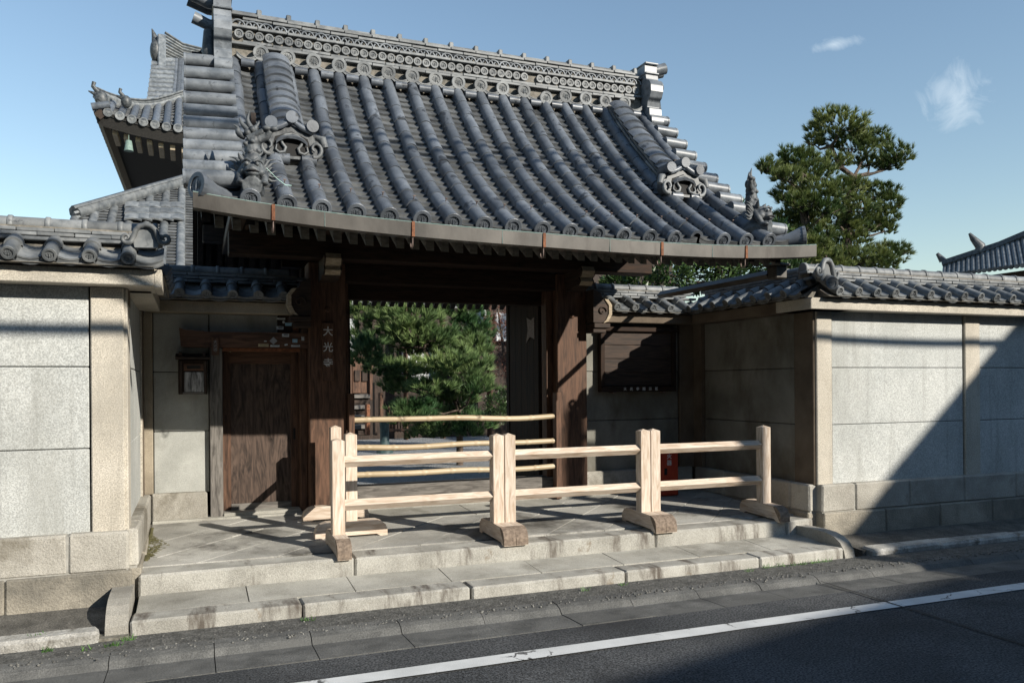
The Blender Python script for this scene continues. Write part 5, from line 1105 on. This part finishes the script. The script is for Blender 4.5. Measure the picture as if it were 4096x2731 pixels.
# ---------------------------------------------------------------- across the street: houses that shade the road, overhead cables
def house(label, pts, z1, m):
    T = thing('house', label, 'house', 'houses across the street'); n = len(pts)
    mb = MB(); mb.add([(x, y, -.05) for x, y in pts]+[(x, y, z1-.25) for x, y in pts], [tuple(range(n)), tuple(range(n, 2*n))]+[(i, (i+1) % n, n+(i+1) % n, n+i) for i in range(n)]); mb.build('wall', m, T)
    mb = MB(); mb.add([(x, y, z1-.24) for x, y in pts]+[(x, y, z1) for x, y in pts], [tuple(range(n)), tuple(range(n, 2*n))]+[(i, (i+1) % n, n+(i+1) % n, n+i) for i in range(n)]); mb.build('roof', 'concrete', T)
    a, b = Vector((*pts[0], 0)), Vector((*pts[1], 0))
    d_ = (b-a); L_ = d_.length; d_.normalize(); nn_ = Vector((-d_.y, d_.x, 0))
    for k in range(int(L_/2)):
        for zz in (.9, 3.6):
            c = a+d_*(1+k*2)+nn_*.02; w_ = MB().box(-.5, .5, -.03, .03, zz, zz+1.1, 0, .01, M=frame(c, d_, nn_, UP)); w_.build('window', 'black', T)
t6, t75 = 6/.56, 7.5/.56
def sh(x, y, t): return (x+.66*t, y-t)
ha, hb = sh(-1.5, 3.05, t6), sh(6.05, 5.13, t6)
house('low grey house across the street whose shadow falls over the road', [ha, hb, (hb[0], hb[1]-8), (ha[0], ha[1]-8)], 6.0, 'house')
house('tall grey unseen house added left of the low one to dim the sky light', [(-32, -6.8), (ha[0]-.3, -6.8), (ha[0]-.3, -16), (-32, -16)], 8.6, 'house')  # added house, never in view, cuts sky light from the left
h1_ = sh(6.15, 5.1, t75)
house('taller grey house across the street shading the right wall', [(h1_[0], -1.0), (h1_[0]+25, -1.0), (h1_[0]+25, h1_[1]-6), (h1_[0], h1_[1]-6)], 7.5, 'house')
def cable(label, y, z, x0, x1, sag, r):
    mb = MB(); mb.tube([(x, y, z+sag*((x-(x0+x1)/2)/((x1-x0)/2))**2) for x in np.linspace(x0, x1, 25)], r, 6); o = mb.build('overhead_cable', 'cable'); o['label'] = label; o['category'] = 'cable'; o['group'] = 'cables over the street'
def sagcable(label, y, z, xv, k, x0, x1, r, tail=None):
    mb = MB(); mb.tube([(x, y, z+k*(x-xv)**2) for x in np.linspace(x0, x1, 31)]+([tail] if tail else []), r, 6); o = mb.build('overhead_cable', 'cable'); o['label'] = label; o['category'] = 'cable'; o['group'] = 'cables over the street'
sagcable('slack black cable over the street shading the left wall top', 1.0, 5.27, 2.8, .004, -12, 3.75, .042, (5.0, -7.2, 11.9))
sagcable('long black cable over the street shading the right wall top', 1.0, 5.27, 11.4, .013, 30, 9.3, .042, (11.44, -2.4, 7.35))
cable('black cable over the street casting the upper roof shadow', 1.5, 7.32, -16, 34, .3, .03)
cable('black cable over the street casting the lower roof shadow', 1.5, 7.09, -16, 34, .2, .03)

MS = bpy.data.objects['house.001']; MB().tube([(5.0, -7.2, 8.3), (5.0, -7.2, 12.0)], .03, 6).build('added_mast', 'iron', MS)  # mast made up to lead the cable's shadow out of view
PL = thing('utility_pole', 'grey concrete utility pole across the street shading the end of the steps', 'pole')
MB().tube([(11.44, -2.4, -.1), (11.44, -2.4, 7.55)], [.15, .125], 14).build('shaft', 'concrete', PL); MB().tube([(11.44, -2.4, 6.9), (11.44, -2.4, 7.0)], .14, 14).build('band', 'iron', PL)
